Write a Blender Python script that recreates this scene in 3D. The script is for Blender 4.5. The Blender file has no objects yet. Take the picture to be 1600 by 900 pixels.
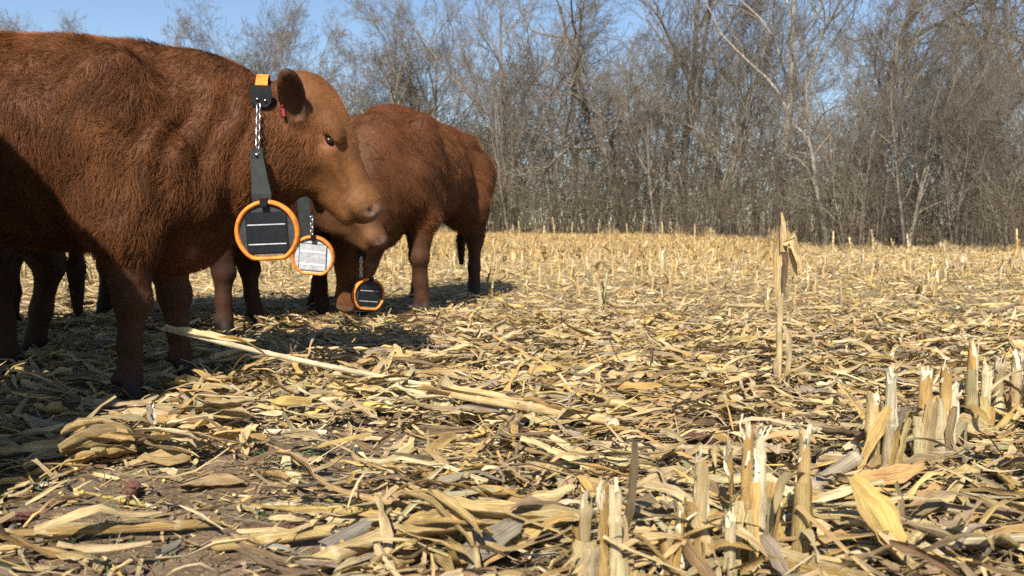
import bpy, math, random
import numpy as np
from mathutils import Vector, Matrix, Euler

# ------------------------------------------------------------------ camera, sky, sun, exposure
sc = bpy.context.scene
COL = sc.collection
FPX, CAMH, PITCH = 1250.0, 0.6, math.atan(100 / 1250.0)
cam = bpy.data.objects.new('camera', bpy.data.cameras.new('camera'))
COL.objects.link(cam)
cam.location = (0, 0, CAMH)
cam.rotation_euler = (math.pi / 2 - PITCH, 0, 0)
cam.data.sensor_width = 36.0
cam.data.lens = 36.0 * FPX / 1600.0
cam.data.clip_start, cam.data.clip_end = 0.05, 3000
cam.data.dof.use_dof = True
cam.data.dof.focus_distance = 2.5
cam.data.dof.aperture_fstop = 28.1e-3 / 0.0055
sc.camera = cam

SUN_EL, SUN_AZ = math.radians(43), math.radians(11)          # az: degrees left of straight behind the camera
to_sun = Vector((-math.sin(SUN_AZ) * math.cos(SUN_EL), -math.cos(SUN_AZ) * math.cos(SUN_EL), math.sin(SUN_EL)))
world = bpy.data.worlds.new('World'); sc.world = world; world.use_nodes = True
wn = world.node_tree.nodes; wl = world.node_tree.links
sky = wn.new('ShaderNodeTexSky'); sky.sky_type = 'NISHITA'; sky.sun_disc = False
sky.sun_elevation = SUN_EL
sky.sun_rotation = math.atan2(to_sun.x, to_sun.y)
sky.air_density = 1.0; sky.dust_density = 0.25; sky.ozone_density = 2.2
wl.new(sky.outputs[0], wn['Background'].inputs[0]); wn['Background'].inputs[1].default_value = 0.083
sun = bpy.data.objects.new('sun', bpy.data.lights.new('sun', 'SUN')); COL.objects.link(sun)
sun.data.energy = 5.0; sun.data.angle = math.radians(0.5); sun.data.color = (1.0, 0.94, 0.84)
sun.rotation_euler = to_sun.to_track_quat('Z', 'Y').to_euler()
sun.location = (-3, -10, 8)
vs = sc.view_settings
vs.view_transform = 'Standard'; vs.look = 'None'; vs.exposure = 0.86; vs.gamma = 1.0; vs.use_curve_mapping = False
sc.cycles.max_bounces = 5; sc.cycles.diffuse_bounces = 1; sc.cycles.glossy_bounces = 2
sc.cycles.transparent_max_bounces = 4; sc.cycles.use_denoising = False
sc.render.hair_type = 'STRIP'

rng = np.random.default_rng(11)
random.seed(5)

# ------------------------------------------------------------------ helpers
def ray(px, py):
    return np.array([(px - 800) / FPX,
                     math.cos(PITCH) - (py - 450) / FPX * math.sin(PITCH),
                     -math.sin(PITCH) - (py - 450) / FPX * math.cos(PITCH)])
def at(px, py, y):                       # the point at distance y that the photograph shows there
    r = ray(px, py); t = y / r[1]
    return np.array([0, 0, CAMH]) + r * t
def gnd(px, py, z=0.0):                  # the ground point
    r = ray(px, py); t = (z - CAMH) / r[2]
    return np.array([0, 0, CAMH]) + r * t

def tag(o, label=None, cat=None, group=None, kind=None):
    if label: o['label'] = label
    if cat: o['category'] = cat
    if group: o['group'] = group
    if kind: o['kind'] = kind
    return o
def empty(name, loc=(0, 0, 0), rz=0.0):
    o = bpy.data.objects.new(name, None); COL.objects.link(o)
    o.location = loc; o.rotation_euler = (0, 0, rz); o.empty_display_size = 0.1
    return o
def link(name, data, mat=None, parent=None):
    o = bpy.data.objects.new(name, data); COL.objects.link(o)
    if mat is not None and not data.materials: data.materials.append(mat)
    if parent: o.parent = parent
    return o
def mesh(name, V, Fq, smooth=True, tint=None, uvp=None):
    """V (n,3); Fq list of arrays (m,3) / (m,4)"""
    V = np.asarray(V, np.float32).reshape(-1, 3)
    if not isinstance(Fq, (list, tuple)): Fq = [Fq]
    Fq = [np.asarray(f, np.int32) for f in Fq if len(f)]
    me = bpy.data.meshes.new(name)
    nl = sum(f.size for f in Fq); nf = sum(len(f) for f in Fq)
    me.vertices.add(len(V)); me.vertices.foreach_set('co', V.ravel())
    me.loops.add(nl); me.loops.foreach_set('vertex_index', np.concatenate([f.ravel() for f in Fq]))
    me.polygons.add(nf)
    tot = np.concatenate([np.full(len(f), f.shape[1], np.int32) for f in Fq])
    me.polygons.foreach_set('loop_start', np.concatenate([[0], np.cumsum(tot)[:-1]]).astype(np.int32))
    me.polygons.foreach_set('use_smooth', np.full(nf, smooth))
    if tint is not None:
        t = np.ones((len(V), 4), np.float32); t[:, :3] = np.asarray(tint, np.float32).reshape(-1, 3)
        a = me.attributes.new('tint', 'FLOAT_COLOR', 'POINT'); a.data.foreach_set('color', t.ravel())
    if uvp is not None:
        a = me.attributes.new('uvp', 'FLOAT_VECTOR', 'POINT')
        a.data.foreach_set('vector', np.asarray(uvp, np.float32).ravel())
    me.update(calc_edges=True); me.validate()
    return me

class Soup:                              # collects geometry of ONE object
    def __init__(s): s.V = []; s.F = []; s.T = []; s.U = []; s.n = 0
    def add(s, V, Fq, tint, uvp=None):
        V = np.asarray(V, np.float32).reshape(-1, 3)
        tint = np.broadcast_to(np.asarray(tint, np.float32), (len(V), 3))
        if uvp is None: uvp = V * 1.0
        s.V.append(V); s.T.append(tint); s.U.append(np.asarray(uvp, np.float32).reshape(-1, 3))
        for f in (Fq if isinstance(Fq, (list, tuple)) else [Fq]): s.F.append(np.asarray(f, np.int32) + s.n)
        s.n += len(V)
    def mesh(s, name, smooth=True):
        q = [f for f in s.F if len(f) and f.shape[1] == 4]; t = [f for f in s.F if len(f) and f.shape[1] == 3]
        fs = ([np.concatenate(q)] if q else []) + ([np.concatenate(t)] if t else [])
        return mesh(name, np.concatenate(s.V), fs, smooth, np.concatenate(s.T), np.concatenate(s.U))

def terr(x, y):
    x = np.asarray(x, float); y = np.asarray(y, float)
    near = 0.012 * (np.sin(5.1 * x + 1.3 * y) * np.sin(4.3 * y - 1.7 * x + 1) + 0.6 * np.sin(11 * x - 7 * y + 2) * np.sin(9 * y + 4 * x))
    far = 0.05 * np.sin(0.35 * x + 0.4) * np.sin(0.28 * y) * np.clip((y - 6) / 10, 0, 1)
    return near + far

# ------------------------------------------------------------------ materials
def mat(name):
    m = bpy.data.materials.new(name); m.use_nodes = True
    nt = m.node_tree
    return m, nt, nt.nodes, nt.links, nt.nodes['Principled BSDF']
def N(ns, t, **kw):
    n = ns.new(t)
    for k, v in kw.items():
        if k in n.inputs: n.inputs[k].default_value = v
        else: setattr(n, k, v)
    return n
def mixc(ns, ls, a, b, f, blend='MIX'):
    m = ns.new('ShaderNodeMix'); m.data_type = 'RGBA'; m.blend_type = blend
    for i, s in ((0, f), (6, a), (7, b)):
        if hasattr(s, 'is_linked'): ls.new(s, m.inputs[i])
        else: m.inputs[i].default_value = s if i == 0 else (*s, 1)
    return m.outputs[2]
def ramp(ns, ls, src, stops):
    r = ns.new('ShaderNodeValToRGB'); el = r.color_ramp.elements
    while len(el) < len(stops): el.new(0.5)
    for e, (p, c) in zip(el, stops):
        e.position = p; e.color = (*c, 1) if len(c) == 3 else c
    ls.new(src, r.inputs[0]); return r.outputs[0]

def straw_material(name, vein=1.0, gloss=0.35, transl=0.18):
    m, nt, ns, ls, b = mat(name)
    t = N(ns, 'ShaderNodeAttribute', attribute_name='tint')
    u = N(ns, 'ShaderNodeAttribute', attribute_name='uvp')
    oi = ns.new('ShaderNodeObjectInfo')
    mp = N(ns, 'ShaderNodeMapping'); mp.inputs['Scale'].default_value = (44, 5, 9); ls.new(u.outputs['Vector'], mp.inputs[0])
    vn = N(ns, 'ShaderNodeTexNoise', Scale=1.0, Detail=3.0, Roughness=0.6); ls.new(mp.outputs[0], vn.inputs['Vector'])
    mp2 = N(ns, 'ShaderNodeMapping'); mp2.inputs['Scale'].default_value = (2.2, 16, 9); ls.new(u.outputs['Vector'], mp2.inputs[0])
    bl = N(ns, 'ShaderNodeTexNoise', Scale=1.0, Detail=4.0, Roughness=0.65); ls.new(mp2.outputs[0], bl.inputs['Vector'])
    v = ramp(ns, ls, vn.outputs[0], [(0.34, (1 - .52 * vein,) * 3), (0.56, (1.08,) * 3)])
    c = mixc(ns, ls, t.outputs['Color'], v, 1.0, 'MULTIPLY')
    blot = ramp(ns, ls, bl.outputs[0], [(0.36, (0.50, 0.43, 0.37)), (0.56, (1, 1, 1)), (0.75, (1.12, 1.09, 1.0))])
    c = mixc(ns, ls, c, blot, 0.62, 'MULTIPLY')
    rv = ramp(ns, ls, oi.outputs['Random'], [(0.0, (0.72, 0.70, 0.68)), (0.35, (1.0, 0.97, 0.92)), (0.65, (1.0, 0.9, 0.74)), (1.0, (1.12, 1.12, 1.1))])
    c = mixc(ns, ls, c, rv, 1.0, 'MULTIPLY')
    ls.new(c, b.inputs['Base Color']); b.inputs['Roughness'].default_value = 0.55
    b.inputs['Specular IOR Level'].default_value = gloss
    bp = N(ns, 'ShaderNodeBump', Strength=0.8, Distance=0.004); ls.new(vn.outputs[0], bp.inputs['Height']); ls.new(bp.outputs[0], b.inputs['Normal'])
    if transl:
        tr = ns.new('ShaderNodeBsdfTranslucent'); ls.new(c, tr.inputs[0])
        mx = ns.new('ShaderNodeMixShader'); mx.inputs[0].default_value = transl
        ls.new(b.outputs[0], mx.inputs[1]); ls.new(tr.outputs[0], mx.inputs[2])
        ls.new(mx.outputs[0], ns['Material Output'].inputs[0])
    return m
M = {}
M['straw'] = straw_material('dry_corn_leaf')
M['stalk'] = straw_material('dry_corn_stalk', vein=1.0, gloss=0.5, transl=0.0)
M['litter'] = straw_material('corn_litter', transl=0.12)

def soil_material():
    m, nt, ns, ls, b = mat('soil')
    g = N(ns, 'ShaderNodeNewGeometry')
    n1 = N(ns, 'ShaderNodeTexNoise', Scale=9.0, Detail=8.0, Roughness=0.7); ls.new(g.outputs['Position'], n1.inputs['Vector'])
    n2 = N(ns, 'ShaderNodeTexNoise', Scale=70.0, Detail=5.0, Roughness=0.7); ls.new(g.outputs['Position'], n2.inputs['Vector'])
    n3 = N(ns, 'ShaderNodeTexVoronoi', Scale=140.0); ls.new(g.outputs['Position'], n3.inputs['Vector'])
    c1 = ramp(ns, ls, n1.outputs[0], [(0.3, (0.11, 0.074, 0.045)), (0.52, (0.20, 0.140, 0.088)), (0.72, (0.30, 0.222, 0.145))])
    sp = ramp(ns, ls, n2.outputs[0], [(0.56, (0, 0, 0)), (0.68, (1, 1, 1))])
    c = mixc(ns, ls, c1, (0.40, 0.31, 0.17), sp)
    # beyond the near field the ground between the stubble is a mat of chaff
    sx = N(ns, 'ShaderNodeSeparateXYZ'); ls.new(g.outputs['Position'], sx.inputs[0])
    mr = N(ns, 'ShaderNodeMapRange'); ls.new(sx.outputs[1], mr.inputs[0]); mr.inputs[1].default_value = 3.0; mr.inputs[2].default_value = 12.0
    chaff = ramp(ns, ls, n2.outputs[0], [(0.3, (0.20, 0.14, 0.07)), (0.5, (0.42, 0.32, 0.16)), (0.7, (0.6, 0.48, 0.26))])
    mm = N(ns, 'ShaderNodeMath', operation='MULTIPLY'); ls.new(mr.outputs[0], mm.inputs[0]); mm.inputs[1].default_value = 0.85
    c = mixc(ns, ls, c, chaff, mm.outputs[0])
    ls.new(c, b.inputs['Base Color']); b.inputs['Roughness'].default_value = 0.95; b.inputs['Specular IOR Level'].default_value = 0.1
    ad = N(ns, 'ShaderNodeMath', operation='ADD'); ls.new(n1.outputs[0], ad.inputs[0]); ls.new(n2.outputs[0], ad.inputs[1])
    bp = N(ns, 'ShaderNodeBump', Strength=0.9, Distance=0.02); ls.new(ad.outputs[0], bp.inputs['Height']); ls.new(bp.outputs[0], b.inputs['Normal'])
    return m
M['soil'] = soil_material()

def bark_material(name, c0, c1, c2, pale=0.0):
    m, nt, ns, ls, b = mat(name)
    tc = ns.new('ShaderNodeTexCoord')
    mp = N(ns, 'ShaderNodeMapping'); mp.inputs['Scale'].default_value = (6, 6, 1.2); ls.new(tc.outputs['Object'], mp.inputs[0])
    n = N(ns, 'ShaderNodeTexNoise', Scale=1.5, Detail=6.0, Roughness=0.65); ls.new(mp.outputs[0], n.inputs['Vector'])
    oi = ns.new('ShaderNodeObjectInfo')
    c = ramp(ns, ls, n.outputs[0], [(0.3, c0), (0.5, c1), (0.7, c2)])
    rv = ramp(ns, ls, oi.outputs['Random'], [(0.0, (0.75, 0.74, 0.74)), (0.5, (1, 0.97, 0.93)), (1.0, (1.25, 1.2, 1.12))])
    c = mixc(ns, ls, c, rv, 1.0, 'MULTIPLY')
    ls.new(c, b.inputs['Base Color']); b.inputs['Roughness'].default_value = 0.9; b.inputs['Specular IOR Level'].default_value = 0.15
    bp = N(ns, 'ShaderNodeBump', Strength=0.6, Distance=0.03); ls.new(n.outputs[0], bp.inputs['Height']); ls.new(bp.outputs[0], b.inputs['Normal'])
    return m
M['bark'] = bark_material('grey_brown_bark', (0.075, 0.064, 0.053), (0.18, 0.157, 0.13), (0.30, 0.265, 0.225))
M['twig'] = bark_material('twig_bark', (0.092, 0.078, 0.061), (0.16, 0.137, 0.109), (0.25, 0.216, 0.174))
M['pale_bark'] = bark_material('pale_bark', (0.13, 0.11, 0.09), (0.23, 0.205, 0.175), (0.40, 0.37, 0.33))
M['white_bark'] = bark_material('white_bark', (0.26, 0.235, 0.20), (0.46, 0.43, 0.39), (0.62, 0.6, 0.56))
M['brush'] = bark_material('brush_stems', (0.058, 0.047, 0.034), (0.12, 0.098, 0.072), (0.215, 0.18, 0.135))

def plain(name, col, rough=0.5, metal=0.0, spec=0.5, noise=0.0, nscale=30.0):
    m, nt, ns, ls, b = mat(name)
    b.inputs['Roughness'].default_value = rough; b.inputs['Metallic'].default_value = metal
    b.inputs['Specular IOR Level'].default_value = spec
    tc = ns.new('ShaderNodeTexCoord')
    n = N(ns, 'ShaderNodeTexNoise', Scale=nscale, Detail=5.0, Roughness=0.65); ls.new(tc.outputs['Object'], n.inputs['Vector'])
    r = ramp(ns, ls, n.outputs[0], [(0.35, tuple(x * (1 - noise) for x in col)), (0.65, tuple(min(1, x * (1 + noise)) for x in col))])
    ls.new(r, b.inputs['Base Color'])
    return m
M['orange'] = plain('orange_plastic', (0.66, 0.20, 0.028), 0.55, spec=.3, noise=0.34, nscale=38)
M['black_plastic'] = plain('black_plastic', (0.010, 0.010, 0.011), 0.6, spec=.15, noise=0.3)
M['grey_face'] = plain('grey_plastic', (0.034, 0.035, 0.037), 0.6, spec=.25, noise=0.35, nscale=40)
M['light_face'] = plain('glare_grey_plastic', (0.50, 0.51, 0.52), 0.5, noise=0.25, nscale=40)  # bright grey: glare on the face plate put into the colour
M['panel'] = plain('solar_panel_glass', (0.008, 0.010, 0.014), 0.3, noise=0.3, nscale=60)
M['pale_panel'] = plain('glare_solar_panel', (0.42, 0.43, 0.45), 0.35, noise=0.25, nscale=60)  # glare on the panel glass painted as a bright base colour
M['silver'] = plain('panel_busbar', (0.42, 0.43, 0.44), 0.4, noise=0.3, nscale=90)
M['white_bar'] = plain('pale_busbar', (0.8, 0.79, 0.76), 0.4, noise=0.2, nscale=90)
M['rubber'] = plain('dark_grey_strap', (0.022, 0.024, 0.023), 0.75, spec=.2, noise=0.3)
M['steel'] = plain('chain_steel', (0.55, 0.55, 0.54), 0.32, metal=1.0, noise=0.2)
M['dirt'] = plain('dried_mud', (0.2, 0.15, 0.10), 0.95, noise=0.4)
M['red_tag'] = plain('red_ear_tag', (0.28, 0.018, 0.03), 0.45, noise=0.1)
M['eye'] = plain('eye_ball', (0.010, 0.006, 0.005), 0.3, spec=.3, noise=0.2)
M['cob'] = plain('red_corn_cob', (0.105, 0.050, 0.036), 0.9, spec=.1, noise=0.55, nscale=160)
M['kernel'] = plain('corn_kernel', (0.7, 0.48, 0.14), 0.5, noise=0.2)
M['grass'] = plain('green_grass', (0.07, 0.115, 0.05), 0.6, noise=0.3)
M['clod'] = plain('soil_clod', (0.15, 0.108, 0.072), 0.95, noise=0.5, nscale=50)

# ------------------------------------------------------------------ ground
ys = np.concatenate([np.linspace(-6, 0.6, 14), np.linspace(0.7, 7, 170), np.geomspace(7.1, 1200, 70)])
xs = np.concatenate([-np.geomspace(1200, 5.1, 50), np.linspace(-5, 5, 240), np.geomspace(5.1, 1200, 50)])
X, Y = np.meshgrid(xs, ys)
Z = terr(X, Y)
near = np.exp(-((X + 0.3) / 5) ** 2) * (Y < 7) * (Y > 0.6)
Z += near * 0.007 * (np.sin(31 * X + 3 * np.sin(17 * Y)) * np.sin(27 * Y + 2 * np.sin(23 * X)) + np.sin(61 * X + 43 * Y) * np.sin(57 * Y - 29 * X))
ny, nx = X.shape
idx = np.arange(ny * nx).reshape(ny, nx)
gm = mesh('ground', np.stack([X, Y, Z], -1), np.stack([idx[:-1, :-1], idx[:-1, 1:], idx[1:, 1:], idx[1:, :-1]], -1).reshape(-1, 4))
tag(link('ground', gm, M['soil']), 'harvested corn field soil', kind='structure')

# ------------------------------------------------------------------ batch geometry
STRAW = np.array([(0.62, 0.47, 0.24), (0.68, 0.56, 0.33), (0.54, 0.38, 0.17), (0.49, 0.385, 0.235), (0.40, 0.315, 0.205),
                  (0.63, 0.45, 0.18), (0.73, 0.63, 0.42), (0.28, 0.205, 0.13), (0.36, 0.315, 0.25)])
def straw_cols(n, w=(3, 3.2, 1.8, 2.2, 1.4, 1.8, 2.2, .7, 1.0), rg=rng):
    w = np.array(w, float); w /= w.sum()
    c = STRAW[rg.choice(len(STRAW), n, p=w)] * np.array([1.0, .965, .88])
    return c * rg.uniform(0.8, 1.12, (n, 1)) * rg.uniform(0.95, 1.05, (n, 3))

def rotmats(yaw, pitch, roll):
    cy, sy, cp, sp, cr, sr = np.cos(yaw), np.sin(yaw), np.cos(pitch), np.sin(pitch), np.cos(roll), np.sin(roll)
    R = np.empty((len(yaw), 3, 3))
    R[:, 0, 0] = cy * cp; R[:, 0, 1] = -sy * cr - cy * sp * sr; R[:, 0, 2] = sy * sr - cy * sp * cr
    R[:, 1, 0] = sy * cp; R[:, 1, 1] = cy * cr - sy * sp * sr; R[:, 1, 2] = -cy * sr - sy * sp * cr
    R[:, 2, 0] = sp; R[:, 2, 1] = cp * sr; R[:, 2, 2] = cp * cr
    return R

def strips(n, L, W, pos, yaw, pitch, roll, bend, side, twist, cup, ns=7, nc=3, prof='leaf', clamp=None, ragged=0.12, rg=rng, kinky=0.0, fold=0.0):
    """n leaf strips with bend, twist and a cupped section"""
    f = lambda a: np.broadcast_to(np.asarray(a, float), (n,)).copy()
    L, W, yaw, pitch, roll, bend, side, twist, cup = map(f, (L, W, yaw, pitch, roll, bend, side, twist, cup))
    v = np.linspace(0, 1, ns)
    kink = np.cumsum(np.where(rg.random((n, ns)) < .22, rg.normal(0, .55, (n, ns)), 0), 1); kink -= kink.mean(1, keepdims=True)
    kb = bend[:, None] * (v - .5) + rg.normal(0, .12, (n, ns)) + kink * kinky; ks = side[:, None] * (v - .5) + rg.normal(0, .05, (n, ns))
    D = np.stack([np.cos(ks) * np.cos(kb), np.sin(ks), np.sin(kb)], -1)
    P = np.cumsum(D, 1) * (L / (ns - 1))[:, None, None]; P -= P.mean(1, keepdims=True)
    if prof == 'leaf': w = np.interp(v, [0, .12, .5, .85, 1], [.55, .85, 1, .6, .1])
    elif prof == 'husk': w = np.interp(v, [0, .2, .5, .8, 1], [.35, .85, 1, .7, .08])
    elif prof == 'torn': w = np.interp(v, [0, .1, .6, 1], [.5, 1, .95, .7])
    else: w = np.ones(ns)
    w = w[None] * (1 + rg.normal(0, ragged, (n, ns)))
    r = roll[:, None] * 0 + twist[:, None] * (v - .5)
    lat0 = np.stack([-np.sin(ks), np.cos(ks), 0 * ks], -1); up0 = np.cross(D, lat0)
    lat = lat0 * np.cos(r)[..., None] + up0 * np.sin(r)[..., None]; up = np.cross(D, lat)
    c = np.linspace(-1, 1, nc)
    hw = .5 * W[:, None] * w
    ang = np.clip(cup, -2.6, 2.6)[:, None, None] * c[None, None, :]          # cup = half angle of the rolled section
    small = np.abs(cup)[:, None, None] < 1e-3
    cu = np.where(small, 1e-3, cup[:, None, None])
    lx = np.where(small, c[None, None], np.sin(ang) / cu) * hw[..., None]
    lz = np.where(small, 0, (1 - np.cos(ang)) / cu) * hw[..., None]
    V = P[:, :, None] + lat[:, :, None] * lx[..., None] + up[:, :, None] * (lz + (rg.normal(0, .03, lz.shape) + (fold * rg.normal(0, .5, (n, 1, nc)) * (1 + .4 * rg.normal(0, 1, (n, ns, 1))) if fold else 0)) * hw[..., None])[..., None]
    R = rotmats(yaw, pitch, roll)
    V = np.einsum('nij,nabj->nabi', R, V) + np.asarray(pos)[:, None, None, :]
    if clamp is not None:
        g = terr(V[..., 0], V[..., 1]) + clamp
        low = V[..., 2] < g
        V[..., 2] = np.where(low, g + rg.uniform(0, .006, V[..., 2].shape), V[..., 2])
    k = np.arange(n * ns * nc).reshape(n, ns, nc)
    Fq = np.stack([k[:, :-1, :-1], k[:, 1:, :-1], k[:, 1:, 1:], k[:, :-1, 1:]], -1).reshape(-1, 4)
    U = np.empty((n, ns, nc, 3)); U[..., 0] = (c * .5 + .5)[None, None] * (W / .04)[:, None, None]; U[..., 1] = v[None, :, None] * L[:, None, None]
    U[..., 2] = rg.uniform(0, 40, n)[:, None, None]
    return V.reshape(-1, 3), Fq, U.reshape(-1, 3)

def tubes(P, Rr, sides=8, jit=0.0, rg=rng, cap=True):
    """P (n,ns,3) axis points, Rr (n,ns) radii -> verts, quads, tris, uv"""
    n, ns, _ = P.shape
    D = np.gradient(P, axis=1); D /= np.linalg.norm(D, axis=-1, keepdims=True) + 1e-9
    ref = np.where(np.abs(D[..., 2:3]) > .9, np.array([1., 0, 0]), np.array([0, 0, 1.]))
    A = np.cross(D, ref); A /= np.linalg.norm(A, axis=-1, keepdims=True) + 1e-9; B = np.cross(D, A)
    t = np.linspace(0, 2 * np.pi, sides, endpoint=False)
    rr = Rr[:, :, None] * (1 + jit * rg.normal(0, 1, (n, 1, sides)))
    V = P[:, :, None] + (A[:, :, None] * np.cos(t)[:, None] + B[:, :, None] * np.sin(t)[:, None]) * rr[..., None]
    k = np.arange(n * ns * sides).reshape(n, ns, sides); k2 = np.roll(k, -1, 2)
    Fq = np.stack([k[:, :-1], k[:, 1:], k2[:, 1:], k2[:, :-1]], -1).reshape(-1, 4)
    seg = np.linalg.norm(np.diff(P, axis=1), axis=-1).cumsum(1); seg = np.concatenate([np.zeros((n, 1)), seg], 1)
    U = np.empty((n, ns, sides, 3)); U[..., 0] = np.abs(t / np.pi - 1)[None, None] * 1.6; U[..., 1] = seg[..., None]; U[..., 2] = rg.uniform(0, 40, n)[:, None, None]
    return V.reshape(-1, 3), Fq, U.reshape(-1, 3)

def stalk_profile(L, r, rg, gap=(.11, .19), n_bulge=.16):
    """axis stations and radii of a corn stalk with swollen nodes; returns s, rad, nodeflag"""
    s = [0.0]; rad = [r]; fl = [0]; x = rg.uniform(.03, .1)
    while x < L - .012:
        for dx, k, f in ((-.009, 1.0, 0), (-.003, 1 + n_bulge, 1), (.004, 1 + n_bulge * .7, 1), (.010, .96, 0)):
            if 0.002 < x + dx < L - .002: s.append(x + dx); rad.append(r * k); fl.append(f)
        x += rg.uniform(*gap)
    s.append(L); rad.append(r * .93); fl.append(0)
    return np.array(s), np.array(rad), np.array(fl)

def stalk_geo(soup, a, b, r, col, rg, sag=0.0, sides=9, ragged=0.012, ragged0=0.006, pith=(0.74, 0.66, 0.48)):
    """one stalk between a and b with nodes, a frayed far end and pith at both ends"""
    a = np.asarray(a, float); b = np.asarray(b, float); L = np.linalg.norm(b - a); d = (b - a) / L
    s, rad, fl = stalk_profile(L, r, rg)
    side = np.cross(d, [0, 0, 1.]) if abs(d[2]) < .9 else np.array([1., 0, 0]); side /= np.linalg.norm(side)
    P = a + d * s[:, None] + side * (np.sin(s * rg.uniform(3, 7) + rg.uniform(0, 6)) * .004)[:, None]
    P[:, 2] -= sag * np.sin(np.pi * s / L)
    V, Fq, U = tubes(P[None], rad[None], sides, .035, rg)
    V = V.reshape(len(s), sides, 3)
    V[-1] += d * rg.uniform(-ragged, ragged, (sides, 1)) * (1 if ragged < .02 else 1)
    V[0] += d * rg.uniform(-ragged0, ragged0, (sides, 1))
    V[-1] += d * (r * rg.uniform(.3, 1.6) * np.cos(np.linspace(0, 2 * np.pi, sides, endpoint=False) + rg.uniform(0, 6.3)))[:, None]
    col = np.asarray(col)
    fade = 1 + .12 * np.sin(s * 17 + rg.uniform(0, 6))
    C = col * fade[:, None]
    C = np.where(fl[:, None] > 0, C * .5 + np.array([.62, .52, .34]) * .5, C)
    T = np.repeat(C[:, None], sides, 1)
    soup.add(V, Fq, T.reshape(-1, 3), U)
    for e, sgn in ((0, -1), (-1, 1)):
        ring = V[e]; cen = ring.mean(0) - d * sgn * rg.uniform(.002, .010)
        mid = cen + (ring - cen) * .8 - d * sgn * .003
        VV = np.concatenate([ring, mid, cen[None]])
        k = np.arange(sides); k2 = (k + 1) % sides
        q = np.stack([k, k2, k2 + sides, k + sides], -1); t = np.stack([k + sides, k2 + sides, np.full(sides, 2 * sides)], -1)
        T = np.concatenate([np.repeat(col[None], sides, 0), np.repeat(np.array([pith]), sides + 1, 0)])
        soup.add(VV, [q, t], T, np.concatenate([VV[:, :1] * 30, VV[:, 1:2] * 8, VV[:, 2:] * 8], 1))

# ------------------------------------------------------------------ trees
def grow_tree(seed, H, r0, spread=0.9, levels=5, fork=.35, crook=.22, density=1.0, stems=1, up=.35, limb0=.28):
    """segments of a bare tree: lists of (p0, p1, r0, r1) for trunk and limbs and for the crown's twigs"""
    R = random.Random(seed); trunk = []; crown = []
    def branch(p, d, L, r, lev):
        n = (9, 7, 6, 5, 4, 3)[lev]; sl = L / n; pts = [p]; rs = [r]; dirs = [d]
        rend = r * (.30 if lev else .22)
        for i in range(n):
            t = (i + 1) / n
            j = crook * (0.35 if lev == 0 else 1.0)
            d = (d + Vector((R.gauss(0, j), R.gauss(0, j), R.gauss(0, j) + up * (.10 if lev else .3)))).normalized()
            q = p + d * sl
            r2 = max(r + (rend - r) / n * 1.0 * (i + 1) if False else rs[0] + (rend - rs[0]) * t, .0062)
            (trunk if lev <= 1 else crown).append((p, q, rs[-1], r2))
            p = q; pts.append(p); rs.append(r2); dirs.append(d)
        if lev >= levels: return
        kids = int((9, 8, 7, 6, 5)[min(lev, 4)] * density * R.uniform(.8, 1.25))
        for k in range(kids):
            lo = limb0 if lev == 0 else .18
            t = lo + (1 - lo) * ((k + R.random()) / kids); f = t * n; i = min(int(f), n - 1); fr = f - i
            b = pts[i].lerp(pts[i + 1], fr); rb = rs[i] + (rs[i + 1] - rs[i]) * fr; dd = dirs[i + 1]
            az = R.uniform(0, 2 * math.pi) if lev else k * 2.4 + R.uniform(-.5, .5)
            perp = dd.orthogonal().normalized(); perp.rotate(Matrix.Rotation(az, 3, dd))
            ang = R.uniform(.45, 1.05) * spread
            nd = (dd * math.cos(ang) + perp * math.sin(ang)); nd.z += .12 * up; nd.normalize()
            Lk = L * R.uniform(.42, .68) * (1.12 - .5 * t) * (1.05 if lev == 0 else .95)
            branch(b, nd, Lk, min(rb * R.uniform(.5, .72), rb * .85), lev + 1)
    for s in range(stems):
        a = R.uniform(0, 6.28); tilt = .05 if stems == 1 else .22
        branch(Vector((math.cos(a) * .12 * (stems > 1), math.sin(a) * .12 * (stems > 1), -0.15)),
               Vector((math.cos(a) * tilt, math.sin(a) * tilt, 1)).normalized(), H * R.uniform(.75, 1.0) if stems > 1 else H * .82, r0, 0)
    return trunk, crown

def seg_mesh(name, segs, sides, flare=False):
    A = np.array([list(s[0]) for s in segs]); B = np.array([list(s[1]) for s in segs]); ra = np.array([s[2] for s in segs]); rb = np.array([s[3] for s in segs])
    D = B - A; Ln = np.linalg.norm(D, axis=1, keepdims=True); D = D / (Ln + 1e-9)
    ref = np.where(np.abs(D[:, 2:3]) > .92, np.array([1., 0, 0]), np.array([0, 0, 1.]))
    U = np.cross(D, ref); U /= np.linalg.norm(U, axis=1, keepdims=True); W = np.cross(D, U)
    t = np.linspace(0, 2 * np.pi, sides, endpoint=False)
    ring = U[:, None] * np.cos(t)[None, :, None] + W[:, None] * np.sin(t)[None, :, None]
    V = np.stack([A[:, None] + ring * ra[:, None, None], B[:, None] + D[:, None] * (rb * .3)[:, None, None] + ring * rb[:, None, None]], 1)
    n = len(segs); k = np.arange(n * 2 * sides).reshape(n, 2, sides); k2 = np.roll(k, -1, 2)
    return mesh(name, V.reshape(-1, 3), np.stack([k[:, 0], k[:, 1], k2[:, 1], k2[:, 0]], -1).reshape(-1, 4), smooth=True)

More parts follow.
